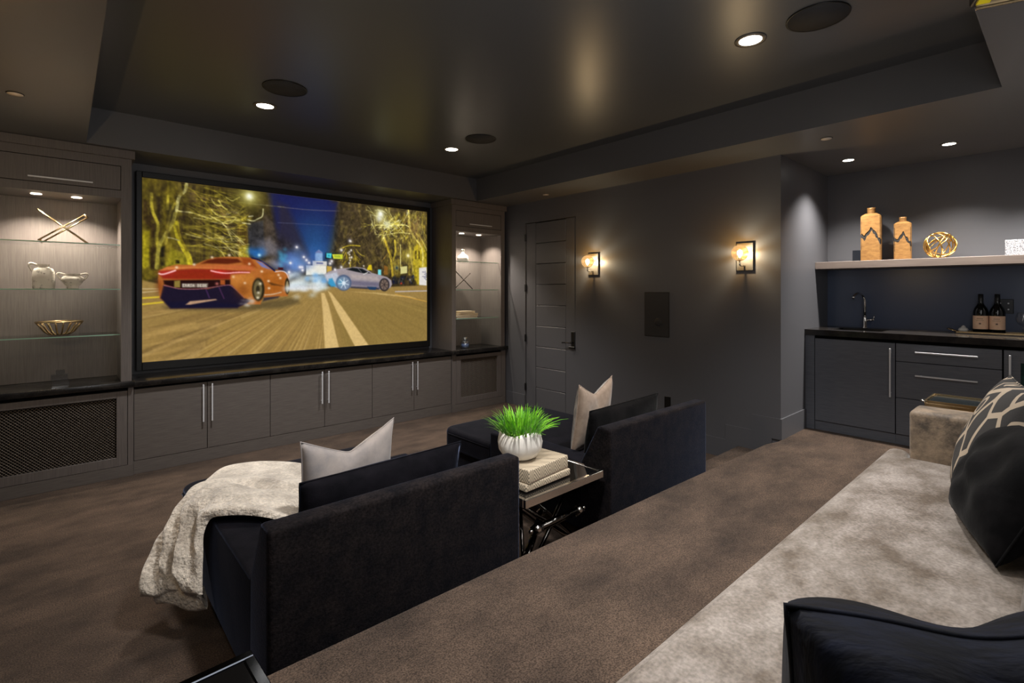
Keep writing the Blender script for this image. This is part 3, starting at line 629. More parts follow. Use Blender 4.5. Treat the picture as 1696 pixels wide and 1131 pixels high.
SX0, SX1, SZ0, SZ1, SYY = .531, 3.576, .902, 2.601, 5.70
def build_screen():
    t = thing('projection_screen', 'large widescreen projection screen in a black frame showing two cars at night', 'screen', (SX0, SYY, SZ0))
    img = paint(); H, W, _ = img.shape
    lin = img / 255; lin = np.where(lin <= .04045, lin / 12.92, ((lin + .055) / 1.055) ** 2.4)
    xs = np.linspace(0, SX1 - SX0, W); zs = np.linspace(SZ1 - SZ0, 0, H)
    co = np.zeros((H, W, 3), np.float32); co[..., 0] = xs[None, :]; co[..., 2] = zs[:, None]
    me = bpy.data.meshes.new('picture'); nf = (H - 1) * (W - 1)
    me.vertices.add(H * W); me.vertices.foreach_set('co', co.reshape(-1))
    i = (np.arange(H - 1)[:, None] * W + np.arange(W - 1)[None, :]).reshape(-1)
    q = np.stack([i, i + W, i + W + 1, i + 1], 1).astype(np.int32)
    me.loops.add(nf * 4); me.loops.foreach_set('vertex_index', q.reshape(-1))
    me.polygons.add(nf); me.polygons.foreach_set('loop_start', (np.arange(nf) * 4).astype(np.int32)); me.polygons.foreach_set('loop_total', np.full(nf, 4, np.int32))
    me.update(calc_edges=True)
    ca = me.color_attributes.new('picture', 'FLOAT_COLOR', 'POINT'); c4 = np.ones((H * W, 4), np.float32); c4[:, :3] = lin.reshape(-1, 3); ca.data.foreach_set('color', c4.reshape(-1))
    m = bpy.data.materials.new('screen_picture'); m.use_nodes = True; nt = m.node_tree; nt.nodes.clear()
    out = nt.nodes.new('ShaderNodeOutputMaterial'); e = nt.nodes.new('ShaderNodeEmission'); a = nt.nodes.new('ShaderNodeAttribute'); a.attribute_name = 'picture'
    nt.links.new(a.outputs['Color'], e.inputs[0]); e.inputs[1].default_value = 1.0; nt.links.new(e.outputs[0], out.inputs[0]); me.materials.append(m)
    link(bpy.data.objects.new('picture', me), t)
    f = MB(); y0, y1 = SYY - .012, SYY + .03
    f.box(SX0 - .045, SX0, y0, y1, SZ0 - .075, SZ1 + .055, .004); f.box(SX1, SX1 + .045, y0, y1, SZ0 - .075, SZ1 + .055, .004)
    f.box(SX0, SX1, y0, y1, SZ1, SZ1 + .055, .004); f.box(SX0, SX1, y0, y1, SZ0 - .075, SZ0, .004)
    f.build('frame', 'black', t)
    MB().box(SX0 - .04, SX1 + .04, SYY + .005, YF - .001, SZ0 - .07, SZ1 + .05).build('backing', 'black', t)
build_screen()

# ------------------------------------------------------------ media wall: tall cabinets
YT, YC = 5.294, 5.312
TOWER_IN = (-.45, .352)   # niche opening
def mesh_panel(x0, x1, z0, z1, y, parent, step=.0165):
    b = MB(); w, hgt = x1 - x0, z1 - z0; hw = .0022
    def clipline(c, sg):
        # x + sg*z = c inside rectangle
        pts = []
        for z in (z0, z1):
            x = c - sg * z
            if x0 <= x <= x1: pts.append((x, z))
        for x in (x0, x1):
            z = (c - x) / sg
            if z0 < z < z1: pts.append((x, z))
        return pts[:2] if len(pts) >= 2 else None
    for sg, dy in ((1, 0), (-1, .002)):
        lo = min(x0 + sg * z0, x0 + sg * z1); hi = max(x1 + sg * z0, x1 + sg * z1); c = lo + step
        while c < hi:
            p = clipline(c, sg)
            if p and abs(p[0][0] - p[1][0]) > .004:
                (xa, za), (xb, zb) = p; L = math.hypot(xb - xa, zb - za); nx, nz = -(zb - za) / L * hw, (xb - xa) / L * hw
                vs = [b.bm.verts.new((xa + nx, y + dy, za + nz)), b.bm.verts.new((xb + nx, y + dy, zb + nz)), b.bm.verts.new((xb, y + dy - .002, zb)), b.bm.verts.new((xa, y + dy - .002, za)),
                      b.bm.verts.new((xb - nx, y + dy, zb - nz)), b.bm.verts.new((xa - nx, y + dy, za - nz))]
                b.bm.faces.new((vs[0], vs[1], vs[2], vs[3])); b.bm.faces.new((vs[3], vs[2], vs[4], vs[5]))
            c += step * 1.414
    return stuff(b.build('grille_mesh', 'mesh', parent, recalc=False))
def tower(x0, x1, nx0, nx1, label, zt, base_label):
    t = thing('tall_cabinet', label, 'cabinet', ((x0 + x1) / 2, YT, .79))
    yb = YF - .01; ZCR = 2.665; zt = zt + .0015
    side = MB().box(x0, nx0, YT, yb, zt, ZCR); side.build('side_panel', 'wood_v', t)
    MB().box(nx1, x1, YT, yb, zt, ZCR).build('side_panel', 'wood_v', t)
    MB().box(nx0, nx1, yb - .02, yb, zt, 2.33).build('back_panel', 'wood_v', t)
    MB().box(nx0, nx1, YT, yb, 2.331, 2.395, .001).build('lower_rail', 'wood_v', t)
    MB().box(nx0, nx1, YT, yb, 2.60, ZCR).build('top_rail', 'wood_v', t)
    MB().box(nx0, nx1, YT + .02, yb, 2.395, 2.60).build('recess', 'dark_gap', t)
    fd = MB().box(nx0 + .004, nx1 - .004, YT + .001, YT + .019, 2.400, 2.595, .001).build('flap_door', 'wood_v', t)
    hw = .19; cx = (nx0 + nx1) / 2 + (.03 if nx0 < 1 else .012)
    MB().box(cx - hw, cx + hw, YT - .026, YT - .018, 2.427, 2.439, .001).rod((cx - hw + .04, YT - .02, 2.433), (cx - hw + .04, YT + .002, 2.433), .004).rod((cx + hw - .04, YT - .02, 2.433), (cx + hw - .04, YT + .002, 2.433), .004).build('handle', 'steel', fd)
    MB().box(x0 - .022, x1 + .022, YT - .022, yb, 2.6655, 2.7345, .002).build('crown', 'wood_v', t)
    for z in (1.944, 1.572, 1.192):
        s = MB().box(nx0 + .002, nx1 - .002, YT + .058, yb - .022, z - .0045, z + .0045).build('glass_shelf', 'glass', t)
        MB().box(nx0 + .003, nx1 - .003, YT + .055, YT + .058, z - .0045, z + .0045).build('shelf_edge', 'glass_edge', s)
    return t
def pucks(xs, y, t):
    for x in xs:
        MB().lathe([(.0001, .0), (.032, .0), (.034, -.004), (.0001, -.004)], (x, y, 2.3308), 24).build('puck_light', 'puck', t)
        light('SPOT', (x, y, 2.322), 60, (1, .86, .70), .012, 125, .6, name='puck_lamp')
tl = tower(-.47, .4227, TOWER_IN[0], .352, 'tall taupe cabinet with lit niche left of the big screen', .7995, '')
trr = tower(3.694, 4.583, 3.755, 4.515, 'tall taupe cabinet with lit niche right of the big screen, next to the door', .792, '')
pucks((-.168, .075), 5.48, tl); pucks((3.98, 4.27), 5.48, trr)

def base_grille(x0, x1, gx0, gx1, label, zt, yf):
    t = thing('base_cabinet', label, 'cabinet', ((x0 + x1) / 2, yf, 0))
    MB().box(x0, x1, yf + .02, YF - .01, .002, zt - .05).build('carcass', 'dark_gap', t)
    MB().box(x0, x1, yf - .002, yf + .02, .002, .097).build('plinth', 'wood_h', t)
    MB().box(gx1 + .075, x1, yf, yf + .02, .0975, zt - .052).build('stile', 'wood_v', t) if x1 > gx1 + .08 else None
    if x0 < gx0 - .08: MB().box(x0, gx0 - .075, yf, yf + .02, .0975, zt - .052).build('stile', 'wood_v', t)
    a, b, c, d_ = gx0 - .071, gx1 + .071, .1, zt - .078; dz0, dz1 = .172, .668
    dd = MB(); dd.box(a, gx0, yf - .001, yf + .019, c, d_, .001).box(gx1, b, yf - .001, yf + .019, c, d_, .001).box(gx0, gx1, yf - .001, yf + .019, c, dz0, .001).box(gx0, gx1, yf - .001, yf + .019, dz1, d_, .001)
    dd = dd.build('grille_door', 'wood_v', t)
    mesh_panel(gx0, gx1, dz0, dz1, yf + .014, dd)
    return t
base_grille(-.47, .4355, -.42, .322, 'base cabinet with a wide bronze mesh door under the niche beside the throw', .7995, YT)
base_grille(3.697, 4.60, 3.835, 4.45, 'base cabinet with a small bronze mesh door next to the door', .792, YT)
dw = .543; d0 = .4378
labs = ['pair of base cabinet doors below the orange car, nearest the wide mesh grille', 'middle base cabinet with two doors under the screen', 'base cabinet with two doors beside the small mesh grille']
for k in range(3):
    a = d0 + 2 * k * dw; t = thing('base_cabinet', labs[k], 'cabinet', (a + dw, YC, 0), group='two-door base cabinets under the screen')
    MB().box(a + .001, a + 2 * dw - .001, YC + .02, YF - .01, .002, .740).build('carcass', 'dark_gap', t)
    MB().box(a, a + 2 * dw, YC + .001, YC + .02, .002, .113).build('plinth', 'wood_h', t)
    for j in (0, 1):
        x0 = a + j * dw; dr_ = MB().box(x0 + .0025, x0 + dw - .0025, YC, YC + .019, .117, .722, .001).build('door', 'wood_h', t)
        hx = x0 + dw - .035 if j == 0 else x0 + .035
        MB().box(hx - .006, hx + .006, YC - .030, YC - .020, .365, .705, .001).rod((hx, YC - .021, .40), (hx, YC + .001, .40), .0045).rod((hx, YC - .021, .67), (hx, YC + .001, .67), .0045).build('handle', 'steel', dr_)
def ctop(x0, x1, yf, zt, label):
    o = MB().box(x0, x1, yf, YF - .002, zt - .048, zt, .003, 2).build('countertop', 'stone', None, loc=((x0 + x1) / 2, yf, zt)); return tag(o, label, 'countertop', 'black stone tops of the media wall')
ctop(-.495, .4410, YT - .035, .7995, 'black stone counter on the mesh cabinet below the vases niche')
ctop(.4418, 3.6755, YC - .03, .7918, 'long black stone counter running under the screen')
ctop(3.6765, 4.6175, YT - .04, .792, 'short black stone counter under the niche with the books')

# ------------------------------------------------------------ niche ornaments
ZL = .7995
def crossed(c, s, mt, label, tilt, wd=.028, rect=True):
    x, y, z = c; t = thing('crossed_sculpture', label, 'ornament', c)
    # two open rectangular frames crossing; the second is turned edge-on
    for sg, (xa, xb, h_) in ((1, (-.135 * s, .15 * s, .235 * s)), (-1, (.16 * s, -.14 * s, .255 * s))):
        a = Vector((x + xa, y + sg * .02, z + .006)); b = Vector((x + xb, y + sg * .02, z + h_)); d_ = (b - a).normalized(); n = Vector((-d_.z, 0, d_.x)) * wd * .5
        if sg < 0: n = Vector((.25, .9, 0)) * wd * .5
        if not rect: MB().tube([a, b], .006, 8).build('bar', mt, t); continue
        m = MB()
        for off in (-1, 1): m.tube([a + n * off, b + n * off], .0065, 4)
        m.tube([b - n * 1.2, b + n * 1.2], .008, 4); m.tube([a - n * 1.1 + d_ * .012, a + n * 1.1 + d_ * .012], .0065, 4)
        m.build('open_bar', mt, t)
    return t
crossed((-.015, 5.50, 1.9487), 1, 'champagne', 'gold crossed bars sculpture on the top glass shelf under two small lamps', 0)
cs = crossed((4.03, 5.52, 1.5767), .95, 'gunmetal', 'thin dark metal cross sculpture on the middle glass shelf near the door', 0, rect=False)
# jug
def torus_handle(pts, r, name, mt, t): MB().tube(pts, r, 8).build(name, mt, t)
def arc(p, q, bulge, n=10):
    p, q, b = Vector(p), Vector(q), Vector(bulge); return [((1 - t) ** 2) * p + 2 * t * (1 - t) * b + t * t * q for t in [i / n for i in range(n + 1)]]
t = thing('jug', 'tall mottled white stoneware jug with a loop handle on the glass shelf', 'vase', (-.125, 5.50, 1.5767))
x, y, z = -.125, 5.50, 1.5767
MB().lathe([(.001, 0), (.062, 0), (.068, .01), (.069, .09), (.066, .135), (.056, .16), (.036, .17), (.031, .178), (.032, .188), (.040, .195), (.036, .195), (.026, .18), (.001, .17)], (x, y, z), 28).build('body', 'stone_vase', t)
torus_handle(arc((x - .034, y, z + .185), (x - .066, y, z + .14), (x - .115, y, z + .235)), .008, 'handle', 'stone_vase', t)
t = thing('urn', 'squat mottled white stoneware urn with two handles on the glass shelf', 'vase', (.05, 5.50, 1.5767)); x = .05
MB().lathe([(.001, 0), (.036, 0), (.04, .008), (.036, .014), (.058, .045), (.072, .07), (.070, .09), (.052, .108), (.046, .115), (.058, .122), (.054, .122), (.04, .112), (.001, .10)], (x, y, z), 28).build('body', 'stone_vase', t)
for sg in (-1, 1): torus_handle(arc((x + sg * .05, y, z + .118), (x + sg * .068, y, z + .07), (x + sg * .13, y, z + .15)), .007, 'handle', 'stone_vase', t)
# ribbed bowl
x, y, z = -.03, 5.50, 1.1967
t = thing('ribbed_bowl', 'polished openwork metal bowl of curved ribs on the lowest glass shelf', 'bowl', (x, y, z))
MB().tube([(x + .145 * cos(a), y + .12 * sin(a), z + .112) for a in [2 * pi * k / 36 for k in range(36)]], .006, 8, closed=True).build('rim', 'champagne', t)
for k in range(18):
    a = 2 * pi * k / 18; ca, sa = cos(a), sin(a) * .83
    MB().tube([(x + .012 * ca, y + .012 * sa, z + .006), (x + .06 * ca, y + .06 * sa, z + .009), (x + .09 * ca, y + .09 * sa, z + .03), (x + .12 * ca, y + .12 * sa, z + .075), (x + .145 * ca, y + .145 * sa, z + .112)], .0055, 6).build('rib', 'champagne', t)
# crystal pieces
def crystal(x, y, z, label, s=1):
    t = thing('crystal_object', label, 'ornament', (x, y, z)); 
    MB().box(x - .052 * s, x + .052 * s, y - .03, y + .03, z + .0005, z + .045 * s, .003).build('base', 'crystal', t)
    MB().box(x - .057 * s, x + .045 * s, y - .03, y + .03, z + .047 * s, z + .088 * s, .003).build('block', 'crystal', t)
    MB().box(x - .028 * s, x + .028 * s, y - .02, y + .02, z + .09 * s, z + .125 * s, .003).build('block', 'crystal', t)
crystal(-.025, 5.44, ZL, 'stacked clear crystal blocks on the black counter under the ribbed bowl')
x, y, z = 4.00, 5.43, .792
t = thing('perfume_bottle', 'small clear glass bottle with stopper on the counter under the books', 'bottle', (x, y, z))
MB().lathe([(.001, .0005), (.055, .0005), (.062, .01), (.062, .085), (.05, .10), (.03, .105), (.001, .105)], (x, y, z), 24).build('body', 'crystal', t)
MB().lathe([(.001, .106), (.03, .106), (.04, .12), (.04, .145), (.001, .15)], (x, y, z), 16).build('stopper', 'crystal', t)
MB().lathe([(.001, .012), (.05, .012), (.05, .06), (.001, .06)], (x, y, z), 24).build('liquid', 'navyink', t)
x, y, z = 4.03, 5.52, 1.9487
o = MB().lathe([(.001, 0), (.062, 0), (.074, .008), (.076, .05), (.064, .085), (.032, .105), (.020, .125), (.020, .155), (.026, .17), (.022, .17), (.014, .155), (.001, .15)], (x, y, z), 28).build('vase', 'ceramic', None, loc=(x, y, z))
tag(o, 'small white bottle-shaped vase on the top glass shelf', 'vase')
z = 1.1967
for k, (x0, x1, h_, cv, rz) in enumerate([(3.85, 4.19, .026, 'cover', .02), (3.88, 4.20, .034, 'ceramic', -.03), (3.90, 4.15, .030, 'cover', .04)]):
    lb = ['wide book at the bottom of the shelf stack', 'cream book in the middle of the shelf stack', 'smallest book on top of the shelf stack'][k]
    t = thing('book', lb + ' beside the door niche', 'book', ((x0 + x1) / 2, 5.49, z), rz, group='books on the glass shelf')
    w2 = (x1 - x0) / 2
    MB().box(-w2, w2, -.09, .09, .0005, .004).box(-w2, w2, -.09, .09, h_ - .004, h_ - .0002).box(-w2, w2, .086, .09, .004, h_ - .004).build('book_cover', 'ceramic' if k == 0 else 'cover', t, world=False)
    MB().box(-w2 + .004, w2 - .004, -.086, .086, .0045, h_ - .0045).build('pages', 'paper', t, world=False); z += h_

# ------------------------------------------------------------ ceiling fittings
dl0 = None
lbl = ['lit recessed downlight nearest the orange car side of the screen', 'lit recessed downlight near the screen corner by the door', 'largest lit recessed downlight, nearest the bar', 'lit recessed downlight above the chaise with the throw']
for (x, y), lb in zip(DOWN, lbl):
    t = thing('downlight', lb, 'ceiling light', (x, y, ZC), group='downlights in the raised ceiling')
    MB().lathe([(.062, -.001), (.085, -.001), (.086, -.005), (.066, -.007), (.062, -.004)], (x, y, ZC), 32).build('trim_ring', 'reflector', t)
    MB().lathe([(.0001, -.002), (.062, -.002), (.062, -.0035), (.0001, -.0035)], (x, y, ZC), 32).build('lens', 'lens', t)
for (x, y), lb in zip([(5.262, 1.355), (5.281, .668)], ['lit recessed downlight over the sink', 'lit recessed downlight over the bar drawers']):
    t = thing('downlight', lb, 'ceiling light', (x, y, ZS), group='downlights over the bar')
    MB().lathe([(.042, -.001), (.056, -.001), (.057, -.004), (.045, -.005), (.042, -.004)], (x, y, ZS), 28).build('trim_ring', 'reflector', t)
    MB().lathe([(.0001, -.002), (.042, -.002), (.042, -.0035), (.0001, -.0035)], (x, y, ZS), 28).build('lens', 'lens', t)
for (x, y), lb in zip([(1.191, 3.804), (2.998, 3.817), (3.009, .916)], ['round flush ceiling speaker in front of the screen, by the left downlight', 'round flush ceiling speaker beside the downlight toward the door', 'large round flush ceiling speaker nearest the bar']):
    t = thing('ceiling_speaker', lb, 'speaker', (x, y, ZC), group='round ceiling speakers')
    MB().lathe([(.143, -.0005), (.150, -.0005), (.150, -.006), (.143, -.006)], (x, y, ZC), 40).build('rim', 'black', t)
    MB().lathe([(.0001, -.001), (.1425, -.001), (.1425, -.005), (.0001, -.005)], (x, y, ZC), 40).build('grille_disc', 'grille', t)
for (x, y), lb in zip([(-.22, 4.207), (4.386, 4.298), (4.387, 1.274)], ['small white sprinkler cap above the vases cabinet', 'small white sprinkler cap above the door', 'small white sprinkler cap in front of the bar alcove']):
    t = thing('sprinkler_cap', lb, 'sprinkler', (x, y, ZS), group='sprinkler caps in the dropped ceiling')
    MB().lathe([(.0001, -.003), (.036, -.003), (.037, -.006), (.0001, -.008)], (x, y, ZS), 28).build('cap', 'sprinkler', t)
    MB().lathe([(.037, -.0005), (.041, -.0005), (.041, -.003), (.037, -.003)], (x, y, ZS), 28).build('gap_ring', 'black', t)

# ------------------------------------------------------------ door wall fittings
def sconce(xw, sg, y, label):
    # sg: direction from the wall into the room
    t = thing('wall_sconce', label, 'wall lamp', (xw, y, 1.74), group='globe sconces')
    a, b = sorted((xw + sg * .022, xw + sg * .001)); xc = xw + sg * .12
    MB().box(a, b, y - .075, y + .075, 1.743, 1.994, .003).build('backplate', 'satin', t)
    MB().tube([(xw + sg * .022, y, 1.785), (xw + sg * .10, y, 1.785), (xw + sg * .118, y, 1.79), (xc, y, 1.805), (xc, y, 1.838)], .007, 10).build('arm', 'chrome', t)
    MB().lathe([(.001, 1.835), (.022, 1.835), (.022, 1.848), (.012, 1.862), (.001, 1.862)], (xc, y, 0), 20).build('socket', 'chrome', t)
    MB().sphere((xc, y, 1.898), .072, 32, 20).build('globe', 'amber', t)
    MB().lathe([(.0001, 1.863), (.012, 1.864), (.022, 1.880), (.025, 1.90), (.021, 1.920), (.0001, 1.933)], (xc, y, 0), 16).build('bulb', 'bulb', t)
    light('POINT', (xc, y, 1.90), 13, (1, .92, .82), .017, name='sconce_lamp')
sconce(XW, -1, 3.738, 'amber glass globe sconce next to the door'); sconce(XW, -1, 1.990, 'amber glass globe sconce by the corner of the bar alcove')
sconce(XL, 1, 3.738, 'amber glass globe sconce on the opposite wall, nearer the tall cabinet'); sconce(XL, 1, 1.990, 'amber glass globe sconce on the opposite wall, nearer the platform')
t = thing('wall_speaker', 'rectangular in-wall speaker with dark grille between the two sconces', 'speaker', (XW, 2.905, 1.31))
MB().box(XW - .006, XW - .0005, 2.758, 3.052, 1.08, 1.545, .002).build('frame', 'black', t)
MB().box(XW - .009, XW - .006, 2.765, 3.045, 1.087, 1.538, .001).build('grille_panel', 'grille', t)
MB().lathe([(.001, -.004), (.036, -.0035), (.042, 0), (.001, 0)], (XW - .009, 2.885, 1.235), 28, axis='x').build('tweeter', 'steel' if False else 'grille', t)
t = thing('wall_outlet', 'black wall outlet low behind the right-hand chaise', 'outlet', (XW, 2.78, .42))
MB().box(XW - .006, XW - .0005, 2.745, 2.815, .36, .475, .002).build('plate', 'black', t)

# ------------------------------------------------------------ wet bar
XK = 5.21; ZBT = 1.2
struct(MB().box(XB - .008, XB - .0005, YB, YR - .001, ZBT + .001, 1.768).build('wall_shade_slab', 'wall_shade'))  # added slab carrying the painted shade of the wall between counter and shelf
t = thing('sink_cabinet', 'dark bar base cabinet with one door below the faucet', 'cabinet', (XK, 1.3, ZP))
MB().box(XK + .02, XB - .01, 1.0025, YR - .001, ZP + .001, 1.145).build('carcass', 'dark_gap', t)
MB().box(XK, XK + .02, 1.612, YR - .001, ZP + .001, 1.145).build('stile', 'bar_wood', t)
MB().box(XK + .012, XK + .02, 1.0025, 1.61, ZP + .001, .355).build('toe_kick', 'bar_wood', t)
d_ = MB().box(XK, XK + .019, 1.0055, 1.607, .361, 1.119, .001).build('door', 'bar_wood', t)
MB().box(XK - .032, XK - .022, 1.028, 1.040, .665, 1.075, .001).rod((XK - .024, 1.034, .70), (XK + .001, 1.034, .70), .0045).rod((XK - .024, 1.034, 1.04), (XK + .001, 1.034, 1.04), .0045).build('handle', 'steel', d_)
t = thing('drawer_cabinet', 'dark bar cabinet with three drawers and long steel pulls', 'cabinet', (XK, .68, ZP))
MB().box(XK + .02, XB - .01, .3575, 1.0015, ZP + .001, 1.145).build('carcass', 'dark_gap', t)
MB().box(XK + .012, XK + .02, .3575, 1.0015, ZP + .001, .355).build('toe_kick', 'bar_wood', t)
for z0, z1, hz in ((.972, 1.119, 1.055), (.668, .967, .865), (.361, .663, .56)):
    d_ = MB().box(XK, XK + .019, .360, .9985, z0, z1, .001).build('drawer', 'bar_wood', t)
    MB().box(XK - .032, XK - .022, .49, .868, hz - .006, hz + .006, .001).rod((XK - .024, .53, hz), (XK + .001, .53, hz), .0045).rod((XK - .024, .83, hz), (XK + .001, .83, hz), .0045).build('handle', 'steel', d_)
t = thing('wine_fridge', 'wine fridge with a teal glass door beside the drawers', 'fridge', (XK, .05, ZP))
MB().box(XK + .03, XB - .01, -.25, .3565, ZP + .001, 1.145).build('body', 'dark_gap', t)
d_ = MB().box(XK, XK + .028, .262, .350, .361, 1.119, .001).box(XK, XK + .028, -.25, -.16, .361, 1.119, .001).box(XK, XK + .028, -.16, .262, 1.03, 1.119, .001).box(XK, XK + .028, -.16, .262, .361, .45, .001).build('door_frame', 'bar_wood', t)
MB().box(XK + .01, XK + .016, -.16, .262, .45, 1.03).build('glass_pane', 'teal', d_)
MB().box(XK - .032, XK - .022, .310, .322, .60, 1.085, .001).rod((XK - .024, .316, .64), (XK + .001, .316, .64), .0045).rod((XK - .024, .316, 1.05), (XK + .001, .316, 1.05), .0045).build('handle', 'steel', d_)
ct = MB(); X0 = XK - .02; sx0, sx1, sy0, sy1 = 5.36, 5.70, 1.13, 1.52
for bx in ((X0, sx0, YB, YR - .001), (sx1, XB - .0085, YB, YR - .001), (sx0, sx1, YB, sy0), (sx0, sx1, sy1, YR - .001)): ct.box(bx[0], bx[1], bx[2], bx[3], 1.148, ZBT)
t = ct.build('countertop', 'barstone', None, loc=(X0, .6, ZBT)); tag(t, 'glossy dark stone worktop of the wet bar', 'countertop')
sk = MB()
sk.box(sx0 + .001, sx1 - .001, sy0 + .001, sy1 - .001, 1.1475, 1.152).box(sx0 + .001, sx0 + .006, sy0 + .001, sy1 - .001, 1.152, 1.198).box(sx1 - .006, sx1 - .001, sy0 + .001, sy1 - .001, 1.152, 1.198).box(sx0 + .006, sx1 - .006, sy0 + .001, sy0 + .006, 1.152, 1.198).box(sx0 + .006, sx1 - .006, sy1 - .006, sy1 - .001, 1.152, 1.198)
t = sk.build('sink', 'black', None, loc=(5.5, 1.3, 1.1475)); tag(t, 'small black undermount sink set in the bar worktop', 'sink')
fx, fy = 5.755, 1.345
t = thing('faucet', 'polished gooseneck bar faucet beside the sink', 'faucet', (fx, fy, ZBT))
MB().lathe([(.001, .0005), (.026, .0005), (.026, .006), (.019, .010), (.017, .10), (.013, .115), (.001, .115)], (fx, fy, ZBT), 20).build('body', 'chrome', t)
pts = [(fx, fy, ZBT + .11), (fx, fy, ZBT + .25)] + [(fx - .085 + .085 * cos(a) , fy + (.085 - .085 * cos(a)) * .35, ZBT + .25 + .085 * sin(a)) for a in [pi * k / 14 for k in range(1, 13)]]
MB().tube(pts, .0115, 12).build('spout', 'chrome', t)
MB().rod((fx, fy, ZBT + .075), (fx, fy - .075, ZBT + .085), .010, 12).rod((fx, fy - .07, ZBT + .085), (fx, fy - .075, ZBT + .125), .005, 10).build('lever', 'chrome', t)
# tray with bottles, glass, shell
TX0, TX1 = 5.60, 5.79
t = thing('serving_tray', 'long dark serving tray on the bar worktop', 'tray', (5.7, .35, ZBT))
MB().box(TX0, TX1, -.10, .67, ZBT + .0005, ZBT + .008).build('base', 'gunmetal', t)
MB().box(TX0, TX0 + .006, -.10, .67, ZBT + .008, ZBT + .02).box(TX1 - .006, TX1, -.10, .67, ZBT + .008, ZBT + .02).box(TX0, TX1, .664, .67, ZBT + .008, ZBT + .02).box(TX0, TX1, -.10, -.094, ZBT + .008, ZBT + .02).build('rim', 'champagne', t)
MB().tube([(5.66, .67, ZBT + .014), (5.665, .72, ZBT + .034), (5.69, .73, ZBT + .036), (5.72, .72, ZBT + .034), (5.725, .67, ZBT + .014)], .006, 8).build('handle', 'champagne', t)
def bottle(y, label):
    x, z = 5.69, ZBT + .0085; t = thing('wine_bottle', label, 'bottle', (x, y, z), group='wine bottles on the bar tray'); rb = .049
    MB().lathe([(.001, 0), (rb - .004, 0), (rb, .006), (rb, .175), (rb - .008, .205), (.024, .235), (.017, .25), (.0155, .30), (.0165, .305), (.0165, .318), (.001, .318)], (x, y, z), 32).build('glass_body', 'bottle', t)
    MB().lathe([(.0172, .268), (.0172, .322), (.012, .324), (.0001, .324)], (x, y, z), 20).build('capsule', 'black', t)
    l = MB(); n = 18; r = rb + .0006
    ring = [(x + r * cos(a), y + r * sin(a)) for a in [pi - 1.35 + 2.7 * k / n for k in range(n + 1)]]
    for (xa, ya), (xb, yb_) in zip(ring, ring[1:]):
        f = l.bm.faces.new([l.bm.verts.new(v) for v in ((xa, ya, z + .035), (xb, yb_, z + .035), (xb, yb_, z + .145), (xa, ya, z + .145))])
    l = l.build('paper_label', 'label', t)
    i = MB()
    def dash(a0, a1, z0, z1):
        rr = r + .0006; i.bm.faces.new([i.bm.verts.new(v) for v in ((x + rr * cos(a0), y + rr * sin(a0), z + z0), (x + rr * cos(a1), y + rr * sin(a1), z + z0), (x + rr * cos(a1), y + rr * sin(a1), z + z1), (x + rr * cos(a0), y + rr * sin(a0), z + z1))])
    for k in range(5): dash(pi - .40 + k * .16, pi - .30 + k * .16, .118, .124)
    for k in range(9): dash(pi - .5 + k * .11, pi - .43 + k * .11, .104, .107)
    dash(pi - .13, pi + .13, .074, .086)
    i.build('print', 'ink', l)
bottle(.520, 'dark wine bottle with cream label, the one nearer the shell'); bottle(.420, 'dark wine bottle with cream label, the one nearer the wine glass')
x, y, z = 5.69, .272, ZBT + .0085
t = thing('wine_glass', 'clear stemmed wine glass on the tray beside the bottles', 'glass', (x, y, z))
MB().lathe([(.0001, .002), (.032, .001), (.034, .003), (.006, .008), (.004, .07)], (x, y, z), 24).build('stem', 'wineglass', t)
MB().lathe([(.004, .07), (.022, .078), (.040, .10), (.046, .125), (.042, .155), (.034, .178)], (x, y, z), 28).build('cup', 'wineglass', t, recalc=True)
x, y, z = 5.69, .628, ZBT + .0085
o = MB().lathe([(.001, 0), (.02, .002), (.032, .012), (.034, .022), (.026, .036), (.016, .042), (.012, .052), (.004, .058), (.001, .06)], (x, y, z), 18, sx=1.2).build('seashell', 'ceramic', None, loc=(x, y, z)); tag(o, 'small pale seashell at the end of the serving tray', 'shell')
t = thing('double_outlet', 'dark square double outlet on the wall above the bar tray', 'outlet', (XB, .39, 1.42))
MB().box(XB - .016, XB - .0085, .334, .447, 1.37, 1.49, .003).build('plate', 'plate', t)
for yy_ in (.365, .415):
    for zz in (1.405, 1.455): MB().rod((XB - .018, yy_, zz), (XB - .0155, yy_, zz), .006, 10).build('socket', 'steel', t)
t = thing('shelf_outlet', 'small black outlet on the wall behind the tall gold vase', 'outlet', (XB, 1.33, 1.9))
MB().box(XB - .007, XB - .0005, 1.40, 1.47, 1.845, 1.96, .002).build('plate', 'plate', t)
o = MB().box(5.476, XB - .001, YB, YR - .001, 1.77, 1.837, .002).build('wall_shelf', 'shelf_wood', None, loc=(5.66, .6, 1.77)); tag(o, 'thick taupe floating shelf above the wet bar', 'shelf')
